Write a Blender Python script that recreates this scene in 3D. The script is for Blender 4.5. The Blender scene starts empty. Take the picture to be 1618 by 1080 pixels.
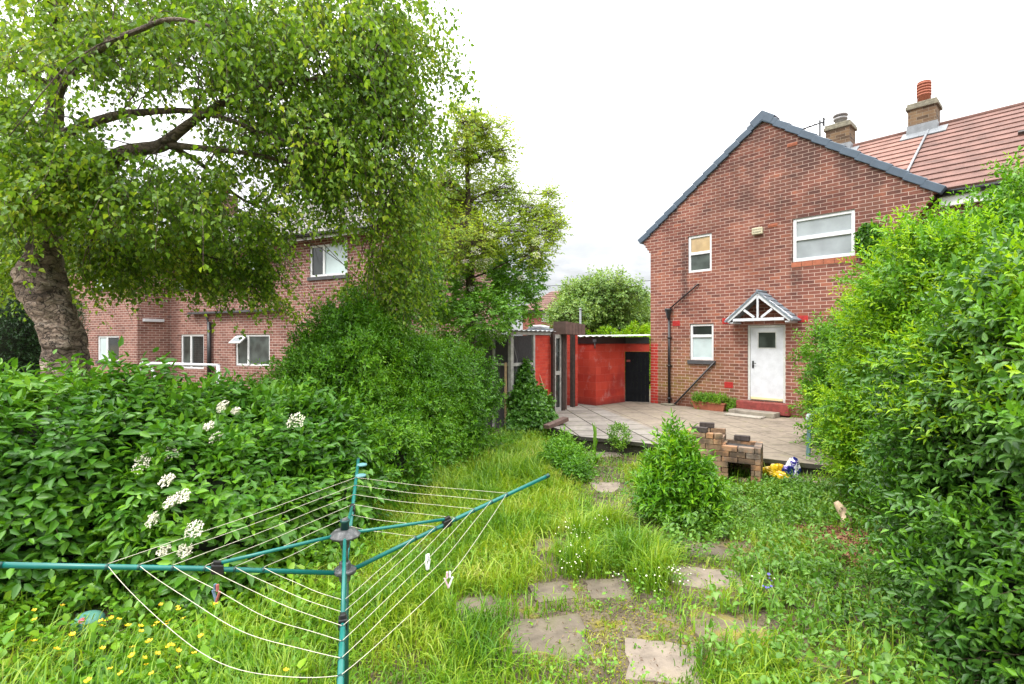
import bpy, math, random
import numpy as np
from mathutils import Vector, Matrix

random.seed(7)
RNG = np.random.default_rng(11)
scn = bpy.context.scene
COL = scn.collection
R = math.radians
F, CX, CY, CAMZ = 800.0, 809.0, 540.0, 1.85
ZG = -0.30                                   # garden level; the patio top is z = 0

def at(x, y, Z):
    return Vector((Z*(x-CX)/F, Z, CAMZ-(y-CY)/F*Z))
def on(x, y, z=ZG):
    return at(x, y, (CAMZ-z)*F/(y-CY))

# ------------------------------------------------------------------ tagging
def tag(o, label=None, cat=None, group=None, kind=None):
    if label: o['label'] = label
    if cat: o['category'] = cat
    if group: o['group'] = group
    if kind: o['kind'] = kind
    return o
def thing(name, label, cat, loc=(0, 0, 0), rz=0, group=None):
    o = bpy.data.objects.new(name, None); COL.objects.link(o)
    o.location = loc; o.rotation_euler = (0, 0, rz)
    o.empty_display_size = 0.1
    return tag(o, label, cat, group)
def copy_tree(o, parent=None):
    c = o.copy(); COL.objects.link(c)
    if parent: c.parent = parent
    for ch in list(o.children): copy_tree(ch, c)
    return c

# ------------------------------------------------------------------ materials
def nmat(name):
    m = bpy.data.materials.new(name); m.use_nodes = True
    nt = m.node_tree
    return m, nt, nt.nodes['Principled BSDF'], nt.nodes['Material Output']
def nn(nt, t, **kw):
    n = nt.nodes.new(t)
    for k, v in kw.items():
        if k in n.inputs: n.inputs[k].default_value = v
        else: setattr(n, k, v)
    return n
def L(nt, a, b): nt.links.new(a, b)
def ramp(nt, fac, stops, interp='LINEAR'):
    r = nt.nodes.new('ShaderNodeValToRGB'); r.color_ramp.interpolation = interp
    e = r.color_ramp.elements
    while len(e) < len(stops): e.new(0.5)
    for i, (p, c) in enumerate(stops):
        e[i].position = p; e[i].color = (*c, 1) if len(c) == 3 else c
    L(nt, fac, r.inputs['Fac'])
    return r.outputs['Color']
def mix(nt, fac, a, b, mode='MIX'):
    m = nt.nodes.new('ShaderNodeMix'); m.data_type = 'RGBA'; m.blend_type = mode
    for s, v in ((m.inputs[0], fac), (m.inputs[6], a), (m.inputs[7], b)):
        if hasattr(v, 'is_output'): L(nt, v, s)
        elif isinstance(v, (int, float)): s.default_value = v
        else: s.default_value = (*v, 1)
    return m.outputs[2]
def noise(nt, scale, detail=4, vec=None, rough=0.55):
    n = nn(nt, 'ShaderNodeTexNoise', Scale=scale, Detail=detail, Roughness=rough)
    if vec is not None: L(nt, vec, n.inputs['Vector'])
    return n.outputs['Fac']
def mathn(nt, op, a, b=None, clamp=False):
    n = nt.nodes.new('ShaderNodeMath'); n.operation = op; n.use_clamp = clamp
    for i, v in enumerate((a, b)):
        if v is None: continue
        if hasattr(v, 'is_output'): L(nt, v, n.inputs[i])
        else: n.inputs[i].default_value = v
    return n.outputs[0]
def maprange(nt, v, a, b, c=0, d=1):
    n = nt.nodes.new('ShaderNodeMapRange'); n.clamp = True
    L(nt, v, n.inputs[0])
    for i, q in enumerate((a, b, c, d)): n.inputs[i+1].default_value = q
    return n.outputs[0]
def objco(nt):
    return nt.nodes.new('ShaderNodeTexCoord').outputs['Object']
def bump(nt, b, h, s=0.4, dist=0.01):
    n = nn(nt, 'ShaderNodeBump', Strength=s, Distance=dist)
    L(nt, h, n.inputs['Height']); L(nt, n.outputs[0], b.inputs['Normal'])

def plain(name, c, rough=0.6, spec=0.5, var=0.18, scale=6, c2=None, bmp=0.15, bscale=60, metal=0.0):
    """a painted / plastic / wood surface with blotchy wear"""
    m, nt, b, o = nmat(name)
    co = objco(nt)
    n1 = noise(nt, scale, 6, co); n2 = noise(nt, scale*7, 4, co)
    f = mathn(nt, 'ADD', mathn(nt, 'MULTIPLY', n1, 0.65), mathn(nt, 'MULTIPLY', n2, 0.35))
    c2 = c2 or tuple(min(1, v*(1+2*var)) for v in c)
    c1 = tuple(v*(1-2*var) for v in c)
    L(nt, ramp(nt, f, [(0.3, c1), (0.5, c), (0.7, c2)]), b.inputs['Base Color'])
    b.inputs['Roughness'].default_value = rough
    b.inputs['Specular IOR Level'].default_value = spec
    b.inputs['Metallic'].default_value = metal
    if bmp: bump(nt, b, noise(nt, bscale, 4, co), bmp, 0.004)
    return m

def brick_mat(name, cols, mortar, bw=0.2565, bh=0.0855, ms=0.0055, stains=None, rough=0.9):
    m, nt, b, o = nmat(name)
    uv = nt.nodes.new('ShaderNodeUVMap').outputs['UV']
    w = nt.nodes.new('ShaderNodeTexNoise'); w.inputs['Scale'].default_value = 14; L(nt, uv, w.inputs['Vector'])
    va = nt.nodes.new('ShaderNodeVectorMath'); va.operation = 'MULTIPLY_ADD'
    L(nt, w.outputs['Color'], va.inputs[0]); va.inputs[1].default_value = (.006, .006, 0); L(nt, uv, va.inputs[2])
    t = nt.nodes.new('ShaderNodeTexBrick')
    t.inputs['Scale'].default_value = 1; t.inputs['Mortar Size'].default_value = ms
    t.inputs['Mortar Smooth'].default_value = 0.25
    t.inputs['Brick Width'].default_value = bw; t.inputs['Row Height'].default_value = bh
    t.inputs['Color1'].default_value = (0, 0, 0, 1); t.inputs['Color2'].default_value = (1, 1, 1, 1)
    t.inputs['Mortar'].default_value = (.5, .5, .5, 1)
    L(nt, va.outputs[0], t.inputs['Vector'])
    n1 = noise(nt, 1.1, 5, uv); n2 = noise(nt, 45, 4, uv); n3 = noise(nt, 7, 3, uv)
    f = mathn(nt, 'ADD', mathn(nt, 'MULTIPLY_ADD', t.outputs['Color'], .66), mathn(nt, 'MULTIPLY', mathn(nt, 'SUBTRACT', n2, 0.5), 0.5))
    f.node.inputs[0].links[0].from_node.inputs[2].default_value = .19
    f = mathn(nt, 'ADD', f, mathn(nt, 'MULTIPLY', mathn(nt, 'SUBTRACT', n3, 0.5), 0.55), clamp=True)
    n = len(cols)
    c = ramp(nt, f, [(0.06+0.88*i/(n-1), q) for i, q in enumerate(cols)])
    c = mix(nt, maprange(nt, n1, 0.35, 0.7), c, mix(nt, 1.0, c, (.72, .66, .66), 'MULTIPLY'))
    mo = mix(nt, n3, tuple(v*0.75 for v in mortar), tuple(min(1, v*1.15) for v in mortar))
    mo = mix(nt, maprange(nt, n1, 0.5, 0.75), mo, tuple(v*0.5 for v in mortar))
    if stains: c, mo = stains(nt, c, mo)
    L(nt, mix(nt, t.outputs['Fac'], c, mo), b.inputs['Base Color'])
    b.inputs['Roughness'].default_value = rough; b.inputs['Specular IOR Level'].default_value = 0.25
    h = mathn(nt, 'SUBTRACT', mathn(nt, 'MULTIPLY', n2, 0.35), t.outputs['Fac'])
    bump(nt, b, h, 0.55, 0.008)
    return m

def leaf_mat(name, cols, scale=0.9, rough=0.42, trans=0.28, spec=0.5, tcol=None, drift=.38):
    """one leaf = one mesh island: every leaf takes its own tint from the ramp"""
    m, nt, b, o = nmat(name)
    g = nt.nodes.new('ShaderNodeNewGeometry')
    co = objco(nt)
    f = mathn(nt, 'ADD', mathn(nt, 'MULTIPLY', g.outputs['Random Per Island'], 1-drift),
              mathn(nt, 'MULTIPLY', maprange(nt, noise(nt, scale, 3, co), 0.34, 0.66), drift), clamp=True)
    n = len(cols)
    c = ramp(nt, f, [(i/(n-1), q) for i, q in enumerate(cols)])
    L(nt, c, b.inputs['Base Color'])
    b.inputs['Roughness'].default_value = rough; b.inputs['Specular IOR Level'].default_value = spec
    t = nt.nodes.new('ShaderNodeBsdfTranslucent')
    L(nt, mix(nt, 1.0, c, tcol or (1.5, 1.35, .6), 'MULTIPLY'), t.inputs['Color'])
    s = nt.nodes.new('ShaderNodeMixShader'); s.inputs[0].default_value = trans
    L(nt, b.outputs[0], s.inputs[1]); L(nt, t.outputs[0], s.inputs[2]); L(nt, s.outputs[0], o.inputs['Surface'])
    return m

def glass_mat(name, c, rough=0.06, var=0.1):
    m, nt, b, o = nmat(name)
    n = noise(nt, 2.2, 3, objco(nt))
    L(nt, ramp(nt, n, [(.35, tuple(v*(1-var*3) for v in c)), (.65, tuple(v*(1+var*2) for v in c))]), b.inputs['Base Color'])
    b.inputs['Roughness'].default_value = rough; b.inputs['Specular IOR Level'].default_value = 0.8
    return m

def slab_mat(name, c, moss=0.5, slabs=None, mosscol=(.16, .15, .03)):
    m, nt, b, o = nmat(name)
    co = objco(nt)
    n1 = noise(nt, 1.6, 6, co); n2 = noise(nt, 9, 5, co); n3 = noise(nt, 80, 3, co); n4 = noise(nt, 3.1, 5, co, 0.7)
    col = ramp(nt, mathn(nt, 'ADD', mathn(nt, 'MULTIPLY', n1, .5), mathn(nt, 'MULTIPLY', n2, .5)),
               [(.32, tuple(v*.45 for v in c)), (.46, tuple(v*.8 for v in c)), (.6, c), (.72, tuple(min(1, v*1.3) for v in c))])
    col = mix(nt, mathn(nt, 'MULTIPLY', n3, .35), col, mix(nt, 1, col, (.45, .43, .4), 'MULTIPLY'))
    h = mathn(nt, 'ADD', mathn(nt, 'MULTIPLY', n3, .4), n2)
    if slabs:
        mp = nt.nodes.new('ShaderNodeMapping'); L(nt, co, mp.inputs[0]); mp.inputs['Rotation'].default_value = (0, 0, slabs[2])
        va = nt.nodes.new('ShaderNodeTexBrick'); L(nt, mp.outputs[0], va.inputs['Vector'])
        va.offset = slabs[3]
        for k, v in (('Scale', 1), ('Mortar Size', .017), ('Mortar Smooth', .3), ('Brick Width', slabs[0]), ('Row Height', slabs[1])): va.inputs[k].default_value = v
        va.inputs['Color1'].default_value = (.78, .74, .7, 1); va.inputs['Color2'].default_value = (1.15, 1.13, 1.1, 1)
        # slabs are laid on the left two thirds; the right end is poured concrete
        sx = nt.nodes.new('ShaderNodeSeparateXYZ'); L(nt, co, sx.inputs[0])
        edge = maprange(nt, mathn(nt, 'ADD', sx.outputs[0], mathn(nt, 'MULTIPLY', sx.outputs[1], .15)), slabs[4], slabs[4]+.03)
        fac = mathn(nt, 'MULTIPLY', va.outputs['Fac'], mathn(nt, 'SUBTRACT', 1, mathn(nt, 'MULTIPLY', edge, .5)))
        col = mix(nt, edge, mix(nt, .8, col, va.outputs['Color'], 'MULTIPLY'), mix(nt, 1, col, (.95, .86, .74), 'MULTIPLY'))
        jc = mix(nt, maprange(nt, n4, .45, .6), (.022, .018, .013), (.05, .06, .015))
        col = mix(nt, fac, col, jc)
        h = mathn(nt, 'SUBTRACT', h, mathn(nt, 'MULTIPLY', fac, 2))
    col = mix(nt, mathn(nt, 'MULTIPLY', maprange(nt, n4, .62-.2*moss, .8-.2*moss), .8*moss+.1), col, mosscol)
    L(nt, col, b.inputs['Base Color'])
    b.inputs['Roughness'].default_value = .88; b.inputs['Specular IOR Level'].default_value = .3
    bump(nt, b, h, .5, .01)
    return m

# ------------------------------------------------------------------ mesh builder
class MB:
    def __init__(s): s.v = []; s.f = []; s.mi = []; s.m = 0; s.sm = []
    def poly(s, pts, smooth=False):
        i = len(s.v); s.v += [tuple(p) for p in pts]; s.f.append(list(range(i, i+len(pts)))); s.mi.append(s.m); s.sm.append(smooth)
        return s
    def obox(s, c, ax, ay, az):
        c, ax, ay, az = Vector(c), Vector(ax), Vector(ay), Vector(az)
        i = len(s.v)
        for k in range(8):
            s.v.append(tuple(c + ax*(1 if k & 1 else -1) + ay*(1 if k & 2 else -1) + az*(1 if k & 4 else -1)))
        q = [[0, 2, 3, 1], [4, 5, 7, 6], [0, 1, 5, 4], [2, 6, 7, 3], [0, 4, 6, 2], [1, 3, 7, 5]]
        if ax.cross(ay).dot(az) < 0: q = [f[::-1] for f in q]
        for f in q: s.f.append([i+j for j in f]); s.mi.append(s.m); s.sm.append(False)
        return s
    def box(s, x0, x1, y0, y1, z0, z1):
        return s.obox(((x0+x1)/2, (y0+y1)/2, (z0+z1)/2), ((x1-x0)/2, 0, 0), (0, (y1-y0)/2, 0), (0, 0, (z1-z0)/2))
    def bar(s, p, q, w, h, up=(0, 0, 1)):
        p, q = Vector(p), Vector(q); d = q-p; u = Vector(up)
        a = d.cross(u)
        if a.length < 1e-6: a = d.cross(Vector((1, 0, 0)))
        a.normalize(); b = a.cross(d).normalized()
        return s.obox((p+q)/2, d/2, a*w/2, b*h/2)
    def tube(s, pts, rad, n=8, cap=True):
        pts = [Vector(p) for p in pts]
        if not hasattr(rad, '__len__'): rad = [rad]*len(pts)
        i0 = len(s.v); prev = None
        for k, p in enumerate(pts):
            d = (pts[min(k+1, len(pts)-1)]-pts[max(k-1, 0)]).normalized()
            if prev is None:
                a = d.orthogonal().normalized()
            else:
                a = (prev - d*prev.dot(d)); a = a.normalized() if a.length > 1e-6 else d.orthogonal().normalized()
            prev = a; b = d.cross(a)
            for j in range(n):
                t = 2*math.pi*j/n
                s.v.append(tuple(p+(a*math.cos(t)+b*math.sin(t))*rad[k]))
        for k in range(len(pts)-1):
            for j in range(n):
                s.f.append([i0+k*n+j, i0+k*n+(j+1) % n, i0+(k+1)*n+(j+1) % n, i0+(k+1)*n+j]); s.mi.append(s.m); s.sm.append(True)
        if cap:
            s.f.append([i0+j for j in range(n)][::-1]); s.mi.append(s.m); s.sm.append(False)
            e = i0+(len(pts)-1)*n
            s.f.append([e+j for j in range(n)]); s.mi.append(s.m); s.sm.append(False)
        return s
    def lathe(s, prof, n=16, c=(0, 0, 0), smooth=True):
        i0 = len(s.v)
        for r, z in prof:
            for j in range(n):
                t = 2*math.pi*j/n
                s.v.append((c[0]+r*math.cos(t), c[1]+r*math.sin(t), c[2]+z))
        for k in range(len(prof)-1):
            for j in range(n):
                s.f.append([i0+k*n+j, i0+k*n+(j+1) % n, i0+(k+1)*n+(j+1) % n, i0+(k+1)*n+j]); s.mi.append(s.m); s.sm.append(smooth)
        s.f.append([i0+j for j in range(n)][::-1]); s.mi.append(s.m); s.sm.append(False)
        e = i0+(len(prof)-1)*n
        s.f.append([e+j for j in range(n)]); s.mi.append(s.m); s.sm.append(False)
        return s
    def build(s, name, mat, parent=None, bevel=0):
        me = bpy.data.meshes.new(name)
        me.from_pydata(s.v, [], s.f); me.update()
        mats = mat if isinstance(mat, (list, tuple)) else [mat]
        for m in mats: me.materials.append(m)
        me.polygons.foreach_set('material_index', s.mi)
        me.polygons.foreach_set('use_smooth', s.sm)
        uv = me.uv_layers.new(name='UVMap')
        for p in me.polygons:                       # metric box mapping
            n = p.normal; ax = max(range(3), key=lambda k: abs(n[k]))
            for li in p.loop_indices:
                v = me.vertices[me.loops[li].vertex_index].co
                uv.data[li].uv = (v.y, v.z) if ax == 0 else (v.x, v.z) if ax == 1 else (v.x, v.y)
        o = bpy.data.objects.new(name, me); COL.objects.link(o)
        if parent: o.parent = parent
        if bevel:
            b = o.modifiers.new('bevel', 'BEVEL'); b.width = bevel; b.segments = 2; b.limit_method = 'ANGLE'
        return o

def np_mesh(name, V, faces, mat, parent=None, smooth=False, fmi=None):
    me = bpy.data.meshes.new(name)
    me.vertices.add(len(V)); me.vertices.foreach_set('co', np.ascontiguousarray(V, dtype=np.float32).ravel())
    k = faces.shape[1]
    me.loops.add(faces.size); me.loops.foreach_set('vertex_index', faces.astype(np.int32).ravel())
    me.polygons.add(len(faces)); me.polygons.foreach_set('loop_start', np.arange(0, faces.size, k, dtype=np.int32))
    for m in (mat if isinstance(mat, (list, tuple)) else [mat]): me.materials.append(m)
    if fmi is not None: me.polygons.foreach_set('material_index', fmi.astype(np.int32))
    if smooth: me.polygons.foreach_set('use_smooth', np.ones(len(faces), dtype=bool))
    me.update(calc_edges=True); me.validate()
    o = bpy.data.objects.new(name, me); COL.objects.link(o)
    if parent: o.parent = parent
    return o

# ------------------------------------------------------------------ foliage tools
def unit(a): return a/np.maximum(np.linalg.norm(a, axis=-1, keepdims=True), 1e-9)
def rnd(n, s=1.0): return RNG.normal(size=(n, 3))*s
# leaf outlines: (along, across, lift)
OVATE = np.array([(0, 0, 0), (.32, .5, .10), (.70, .36, .07), (1, 0, -.10), (.70, -.36, .07), (.32, -.5, .10)])
LANCE = np.array([(0, 0, 0), (.35, .5, .12), (.68, .30, .05), (1, 0, -.16), (.68, -.30, .05), (.35, -.5, .12)])
ROUND = np.array([(0, 0, 0), (.20, .46, .10), (.66, .44, .08), (1, 0, -.06), (.66, -.44, .08), (.20, -.46, .10)])
BIRCH = np.array([(0, 0, 0), (.26, .5, .06), (.62, .30, .03), (1, 0, -.08), (.62, -.30, .03), (.26, -.5, .06)])
def leaves(P, A, N, size, aspect=0.5, shape=OVATE):
    """numpy leaf cloud: P base points, A leaf axes, N leaf normals"""
    A = unit(A); B = unit(np.cross(N, A)); N = np.cross(A, B)
    s = np.asarray(size).reshape(-1, 1)*np.ones((len(P), 1))
    V = np.empty((len(P), 6, 3))
    for k, (t, w, h) in enumerate(shape):
        V[:, k] = P + s*(t*A + w*aspect*B + h*N*aspect*2)
    base = (np.arange(len(P))*6)[:, None]
    Fq = np.concatenate([base+np.array([0, 5, 4, 3]), base+np.array([0, 3, 2, 1])], axis=1).reshape(-1, 4)
    return V.reshape(-1, 3), Fq
def join(parts):
    Vs, Fs, o = [], [], 0
    for V, f in parts: Vs.append(V); Fs.append(f+o); o += len(V)
    return np.concatenate(Vs), np.concatenate(Fs)

def shoots(P, D, Ln, k, leaf, aspect, shape, spread=1.0, decuss=True, droop=0.0, upbias=.45, jitter=.25):
    """leafy shoots: each carries k pairs of leaves plus a tip leaf"""
    n = len(P); D = unit(D)
    ref = unit(np.cross(D, np.array([0, 0, 1.0]) + rnd(n, .15)))
    ref2 = np.cross(D, ref)
    Ln = np.asarray(Ln).reshape(-1, 1)*np.ones((n, 1))
    out_p, out_a, out_n, out_s = [], [], [], []
    up = np.array([0, 0, 1.0])
    for i in range(k):
        t = (i+.6)/k
        pos = P + D*Ln*t - up*droop*(Ln*t)**2
        side0 = ref if (not decuss or i % 2 == 0) else ref2
        for sg in (1, -1):
            side = unit(side0*sg + rnd(n, jitter))
            a = D*math.cos(spread) + side*math.sin(spread) - up*droop*.5
            nrm = D*math.sin(spread) - side*math.cos(spread)*.6 + up*upbias + rnd(n, jitter)
            out_p.append(pos + side*np.mean(leaf)*.08); out_a.append(a); out_n.append(nrm)
            out_s.append(leaf*(0.6+.6*RNG.random(n))*(1-.25*abs(t-.45)))
    out_p.append(P + D*Ln); out_a.append(D+rnd(n, jitter)-up*droop); out_n.append(ref2*np.sign(ref2[:, 2:3]+1e-6)+up*upbias+rnd(n, jitter)); out_s.append(leaf*(.6+.5*RNG.random(n)))
    return leaves(np.concatenate(out_p), np.concatenate(out_a), np.concatenate(out_n), np.concatenate(out_s), aspect, shape)

def blob(cx, cy, Z, r, rz=None, ry=None):
    return (np.array(at(cx, cy, Z)), np.array([r, ry or r, rz or r]))
def lump(dirs, seed, amp=.16):
    """cheap smooth 3-D bumpiness on the unit sphere"""
    g = np.random.default_rng(seed); s = 0
    for f in (2.2, 4.5, 8.5):
        k = g.normal(size=(5, 3))*f; ph = g.random(5)*6.28
        s = s + np.sin(dirs @ k.T + ph).mean(1)*(2.2/f)**.6
    return 1 + amp*s*1.6
def sample_blobs(blobs, dens, inner=0.0, zmin=ZG, back_keep=.35, cull=.88, view=(0, 0, CAMZ), amp=.16):
    P, N = [], []
    for i, (c, r) in enumerate(blobs):
        area = 4*math.pi*((r[0]*r[1])**1.6/3+(r[0]*r[2])**1.6/3+(r[1]*r[2])**1.6/3)**(1/1.6)
        n = int(area*dens)
        d = unit(rnd(n)); q = lump(d, 100+i, amp)[:, None]
        dep = 1 - inner*RNG.random((n, 1))**1.5
        p = c + d*r*q*dep; nr = unit(d/r)
        ok = p[:, 2] > zmin
        for j, (c2, r2) in enumerate(blobs):
            if j != i: ok &= (((p-c2)/r2)**2).sum(1) > cull**2
        tov = unit(np.array(view)-p); face = (tov*nr).sum(1)
        ok &= (face > -.15) | (RNG.random(n) < back_keep)
        P.append(p[ok]); N.append(nr[ok])
    return np.concatenate(P), np.concatenate(N)
def blob_hit(px, py, blobs):
    d = np.array([(px-CX)/F, 1, -(py-CY)/F]); o = np.array([0, 0, CAMZ]); best = None
    for c, r in blobs:
        a = (d/r); b = (o-c)/r
        A, B, C = a@a, 2*a@b, b@b-1
        q = B*B-4*A*C
        if q > 0:
            t = (-B-math.sqrt(q))/(2*A)
            if t > 0 and (best is None or t < best): best = t
    return None if best is None else Vector(o+d*best)
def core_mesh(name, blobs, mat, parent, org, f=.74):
    """closed dark solid inside a plant; its colour stands in for shade between the leaves"""
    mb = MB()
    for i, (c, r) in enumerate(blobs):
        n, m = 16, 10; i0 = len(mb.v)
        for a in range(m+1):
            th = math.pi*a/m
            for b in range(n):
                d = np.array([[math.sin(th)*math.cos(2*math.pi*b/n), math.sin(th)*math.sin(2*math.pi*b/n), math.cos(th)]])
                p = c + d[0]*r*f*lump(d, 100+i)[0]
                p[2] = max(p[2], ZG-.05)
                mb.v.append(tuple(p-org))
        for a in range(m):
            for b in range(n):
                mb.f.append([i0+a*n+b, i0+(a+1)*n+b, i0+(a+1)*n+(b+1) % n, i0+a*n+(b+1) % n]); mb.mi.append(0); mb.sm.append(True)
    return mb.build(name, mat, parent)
def twig_mesh(name, P, D, Ln, rad, mat, parent, org):
    """thin three-sided twigs, many in one part"""
    D = unit(D); a = unit(np.cross(D, np.array([.3, .2, 1.]))); b = np.cross(D, a)
    Ln = np.asarray(Ln).reshape(-1, 1)*np.ones((len(P), 1))
    V = np.empty((len(P), 6, 3))
    for k in range(3):
        t = 2*math.pi*k/3; off = (a*math.cos(t)+b*math.sin(t))*rad
        V[:, k] = P-org+off; V[:, 3+k] = P-org+D*Ln+off*.4
    base = (np.arange(len(P))*6)[:, None]
    Fq = np.concatenate([base+np.array([k, (k+1) % 3, 3+(k+1) % 3, 3+k]) for k in range(3)], axis=1).reshape(-1, 4)
    return np_mesh(name, V.reshape(-1, 3), Fq, mat, parent)

# ================================================================== camera, sky, sun
cam = bpy.data.cameras.new('camera'); co_ = bpy.data.objects.new('camera', cam); COL.objects.link(co_)
cam.sensor_width = 36; cam.lens = 36*F/1618; cam.clip_start = .05; cam.clip_end = 2000
co_.location = (0, 0, CAMZ); co_.rotation_euler = (R(90), 0, 0)
scn.camera = co_
scn.view_settings.view_transform = 'Standard'; scn.view_settings.look = 'None'
scn.view_settings.exposure = 0.66; scn.view_settings.gamma = 1
scn.cycles.max_bounces = 8; scn.cycles.diffuse_bounces = 2; scn.cycles.transmission_bounces = 4; scn.cycles.transparent_max_bounces = 4

SUN_EL, SUN_AZ = R(52), R(-62)          # azimuth from +Y, negative = to the left / behind-left below
w = bpy.data.worlds.new('World'); scn.world = w; w.use_nodes = True
nt = w.node_tree; bg = nt.nodes['Background']
sky = nt.nodes.new('ShaderNodeTexSky'); sky.sky_type = 'NISHITA'; sky.sun_disc = False
sky.sun_elevation = SUN_EL; sky.sun_rotation = R(200)
tc = nt.nodes.new('ShaderNodeTexCoord'); sp = nt.nodes.new('ShaderNodeSeparateXYZ'); L(nt, tc.outputs['Generated'], sp.inputs[0])
zc = mathn(nt, 'MAXIMUM', sp.outputs[2], 0)
mp = nt.nodes.new('ShaderNodeMapping'); mp.inputs['Scale'].default_value = (1.3, 1.3, 4.0); mp.inputs['Location'].default_value = (.35, .2, .4)
L(nt, tc.outputs['Generated'], mp.inputs[0])
cl = noise(nt, 2.3, 7, mp.outputs[0], .6)
cloud = maprange(nt, cl, .38, .62, 0, 1)
low = maprange(nt, zc, .12, .46, 0, 1)
cl2 = mix(nt, low, ramp(nt, cloud, [(.0, (.27, .285, .30)), (.5, (.35, .36, .37)), (1, (.52, .527, .535))]), (1.0, 1.0, 1.0))
lum = mathn(nt, 'MULTIPLY', mathn(nt, 'ADD', 1.0, mathn(nt, 'MULTIPLY', zc, 2.4)), 10.5)
cb = nt.nodes.new('ShaderNodeCombineXYZ')
lumc = mix(nt, 1, cl2, (1, 1, 1), 'MULTIPLY')
v3 = nt.nodes.new('ShaderNodeVectorMath'); v3.operation = 'SCALE'; L(nt, lumc, v3.inputs[0]); L(nt, lum, v3.inputs['Scale'])
L(nt, mix(nt, .93, sky.outputs['Color'], v3.outputs[0]), bg.inputs['Color'])
bg.inputs['Strength'].default_value = .10
sl = bpy.data.lights.new('sun', 'SUN'); so = bpy.data.objects.new('sun', sl); COL.objects.link(so)
sl.energy = 1.5; sl.angle = R(11); sl.color = (1, .95, .87)
sd = Vector((-.50, -.40, .82)).normalized()          # towards the sun: behind the camera, high on the left
so.rotation_euler = sd.to_track_quat('Z', 'Y').to_euler()
sky.sun_elevation = math.asin(sd.z); sky.sun_rotation = math.atan2(sd.x, sd.y)

# ================================================================== shared materials
M = {}
def house_stains(nt, c, mo):
    sx = nt.nodes.new('ShaderNodeSeparateXYZ'); co = objco(nt); L(nt, co, sx.inputs[0])
    x, z = sx.outputs[0], sx.outputs[2]
    n = noise(nt, 1.3, 5, co, .65); n5 = noise(nt, 4.5, 5, co, .65)
    # soot in the gable and round the big window
    soot = mathn(nt, 'MULTIPLY', maprange(nt, z, 3.2, 5.6), maprange(nt, n, .34, .58))
    soot = mathn(nt, 'MULTIPLY', soot, maprange(nt, x, .6, 3.5, .35, 1))
    c = mix(nt, mathn(nt, 'MULTIPLY', soot, .80), c, (.060, .034, .030))
    mo = mix(nt, mathn(nt, 'MULTIPLY', soot, .45), mo, (.16, .11, .10))
    # tan, green-tinged damp bricks low on the left
    damp = mathn(nt, 'MULTIPLY', maprange(nt, z, 2.2, .5), maprange(nt, x, 3.1, 1.2))
    c = mix(nt, mathn(nt, 'MULTIPLY', damp, .55), c, (.21, .125, .05))
    alg = mathn(nt, 'MULTIPLY', mathn(nt, 'MULTIPLY', damp, maprange(nt, z, .1, .45)), maprange(nt, n5, .48, .62))
    c = mix(nt, mathn(nt, 'MULTIPLY', alg, .7), c, (.19, .15, .025))
    # dark red splash course at the foot
    foot = maprange(nt, mathn(nt, 'ADD', z, mathn(nt, 'MULTIPLY', n5, .25)), .46, .30)
    c = mix(nt, mathn(nt, 'MULTIPLY', foot, .7), c, (.10, .030, .024))
    mo = mix(nt, mathn(nt, 'MULTIPLY', foot, .6), mo, (.13, .07, .05))
    # drip marks beside the windows
    for x0, x1, z0, z1 in ((1.02, 1.22, 2.9, 4.6), (3.95, 4.2, 3.1, 3.95)):
        d = mathn(nt, 'MULTIPLY', maprange(nt, x, x0-.05, x0+.05), maprange(nt, x, x1+.05, x1-.05))
        d = mathn(nt, 'MULTIPLY', d, mathn(nt, 'MULTIPLY', maprange(nt, z, z0-.3, z0+.3), maprange(nt, z, z1+.3, z1)))
        d = mathn(nt, 'MULTIPLY', d, maprange(nt, n5, .36, .6, .3, 1))
        c = mix(nt, mathn(nt, 'MULTIPLY', d, .75), c, (.03, .022, .022)); mo = mix(nt, mathn(nt, 'MULTIPLY', d, .6), mo, (.06, .045, .045))
    # red masonry paint brushed up the corner next to the gate
    rd = mathn(nt, 'MULTIPLY', maprange(nt, x, .27, .24), maprange(nt, z, 1.83, 1.80))
    c = mix(nt, mathn(nt, 'MULTIPLY', rd, .9), c, (.42, .030, .024))
    return c, mo
BR = [(.108, .047, .040), (.172, .068, .052), (.225, .084, .062), (.258, .100, .072), (.285, .124, .087), (.355, .112, .062)]
M['brick'] = brick_mat('red brick', BR, (.55, .41, .345), stains=house_stains, ms=.0068)
M['brick2'] = brick_mat('brown brick', [(.13, .062, .052), (.21, .095, .076), (.27, .125, .10), (.30, .15, .12)], (.50, .41, .355), ms=.008)
M['brick3'] = brick_mat('far brick', [(.16, .05, .04), (.24, .08, .06), (.30, .11, .08)], (.36, .25, .2))
M['stack'] = brick_mat('chimney brick', [(.06, .042, .028), (.12, .078, .05), (.17, .11, .065), (.22, .15, .085)], (.24, .20, .15))
M['redblock'] = brick_mat('red painted blockwork', [(.44, .042, .026), (.52, .058, .034), (.56, .075, .045)], (.50, .085, .065), bw=.45, bh=.225, ms=.006)
M['redbrick'] = brick_mat('red painted brick', [(.46, .042, .028), (.54, .06, .038), (.62, .085, .05)], (.48, .10, .07), bw=.225, bh=.075, ms=.004)
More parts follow.
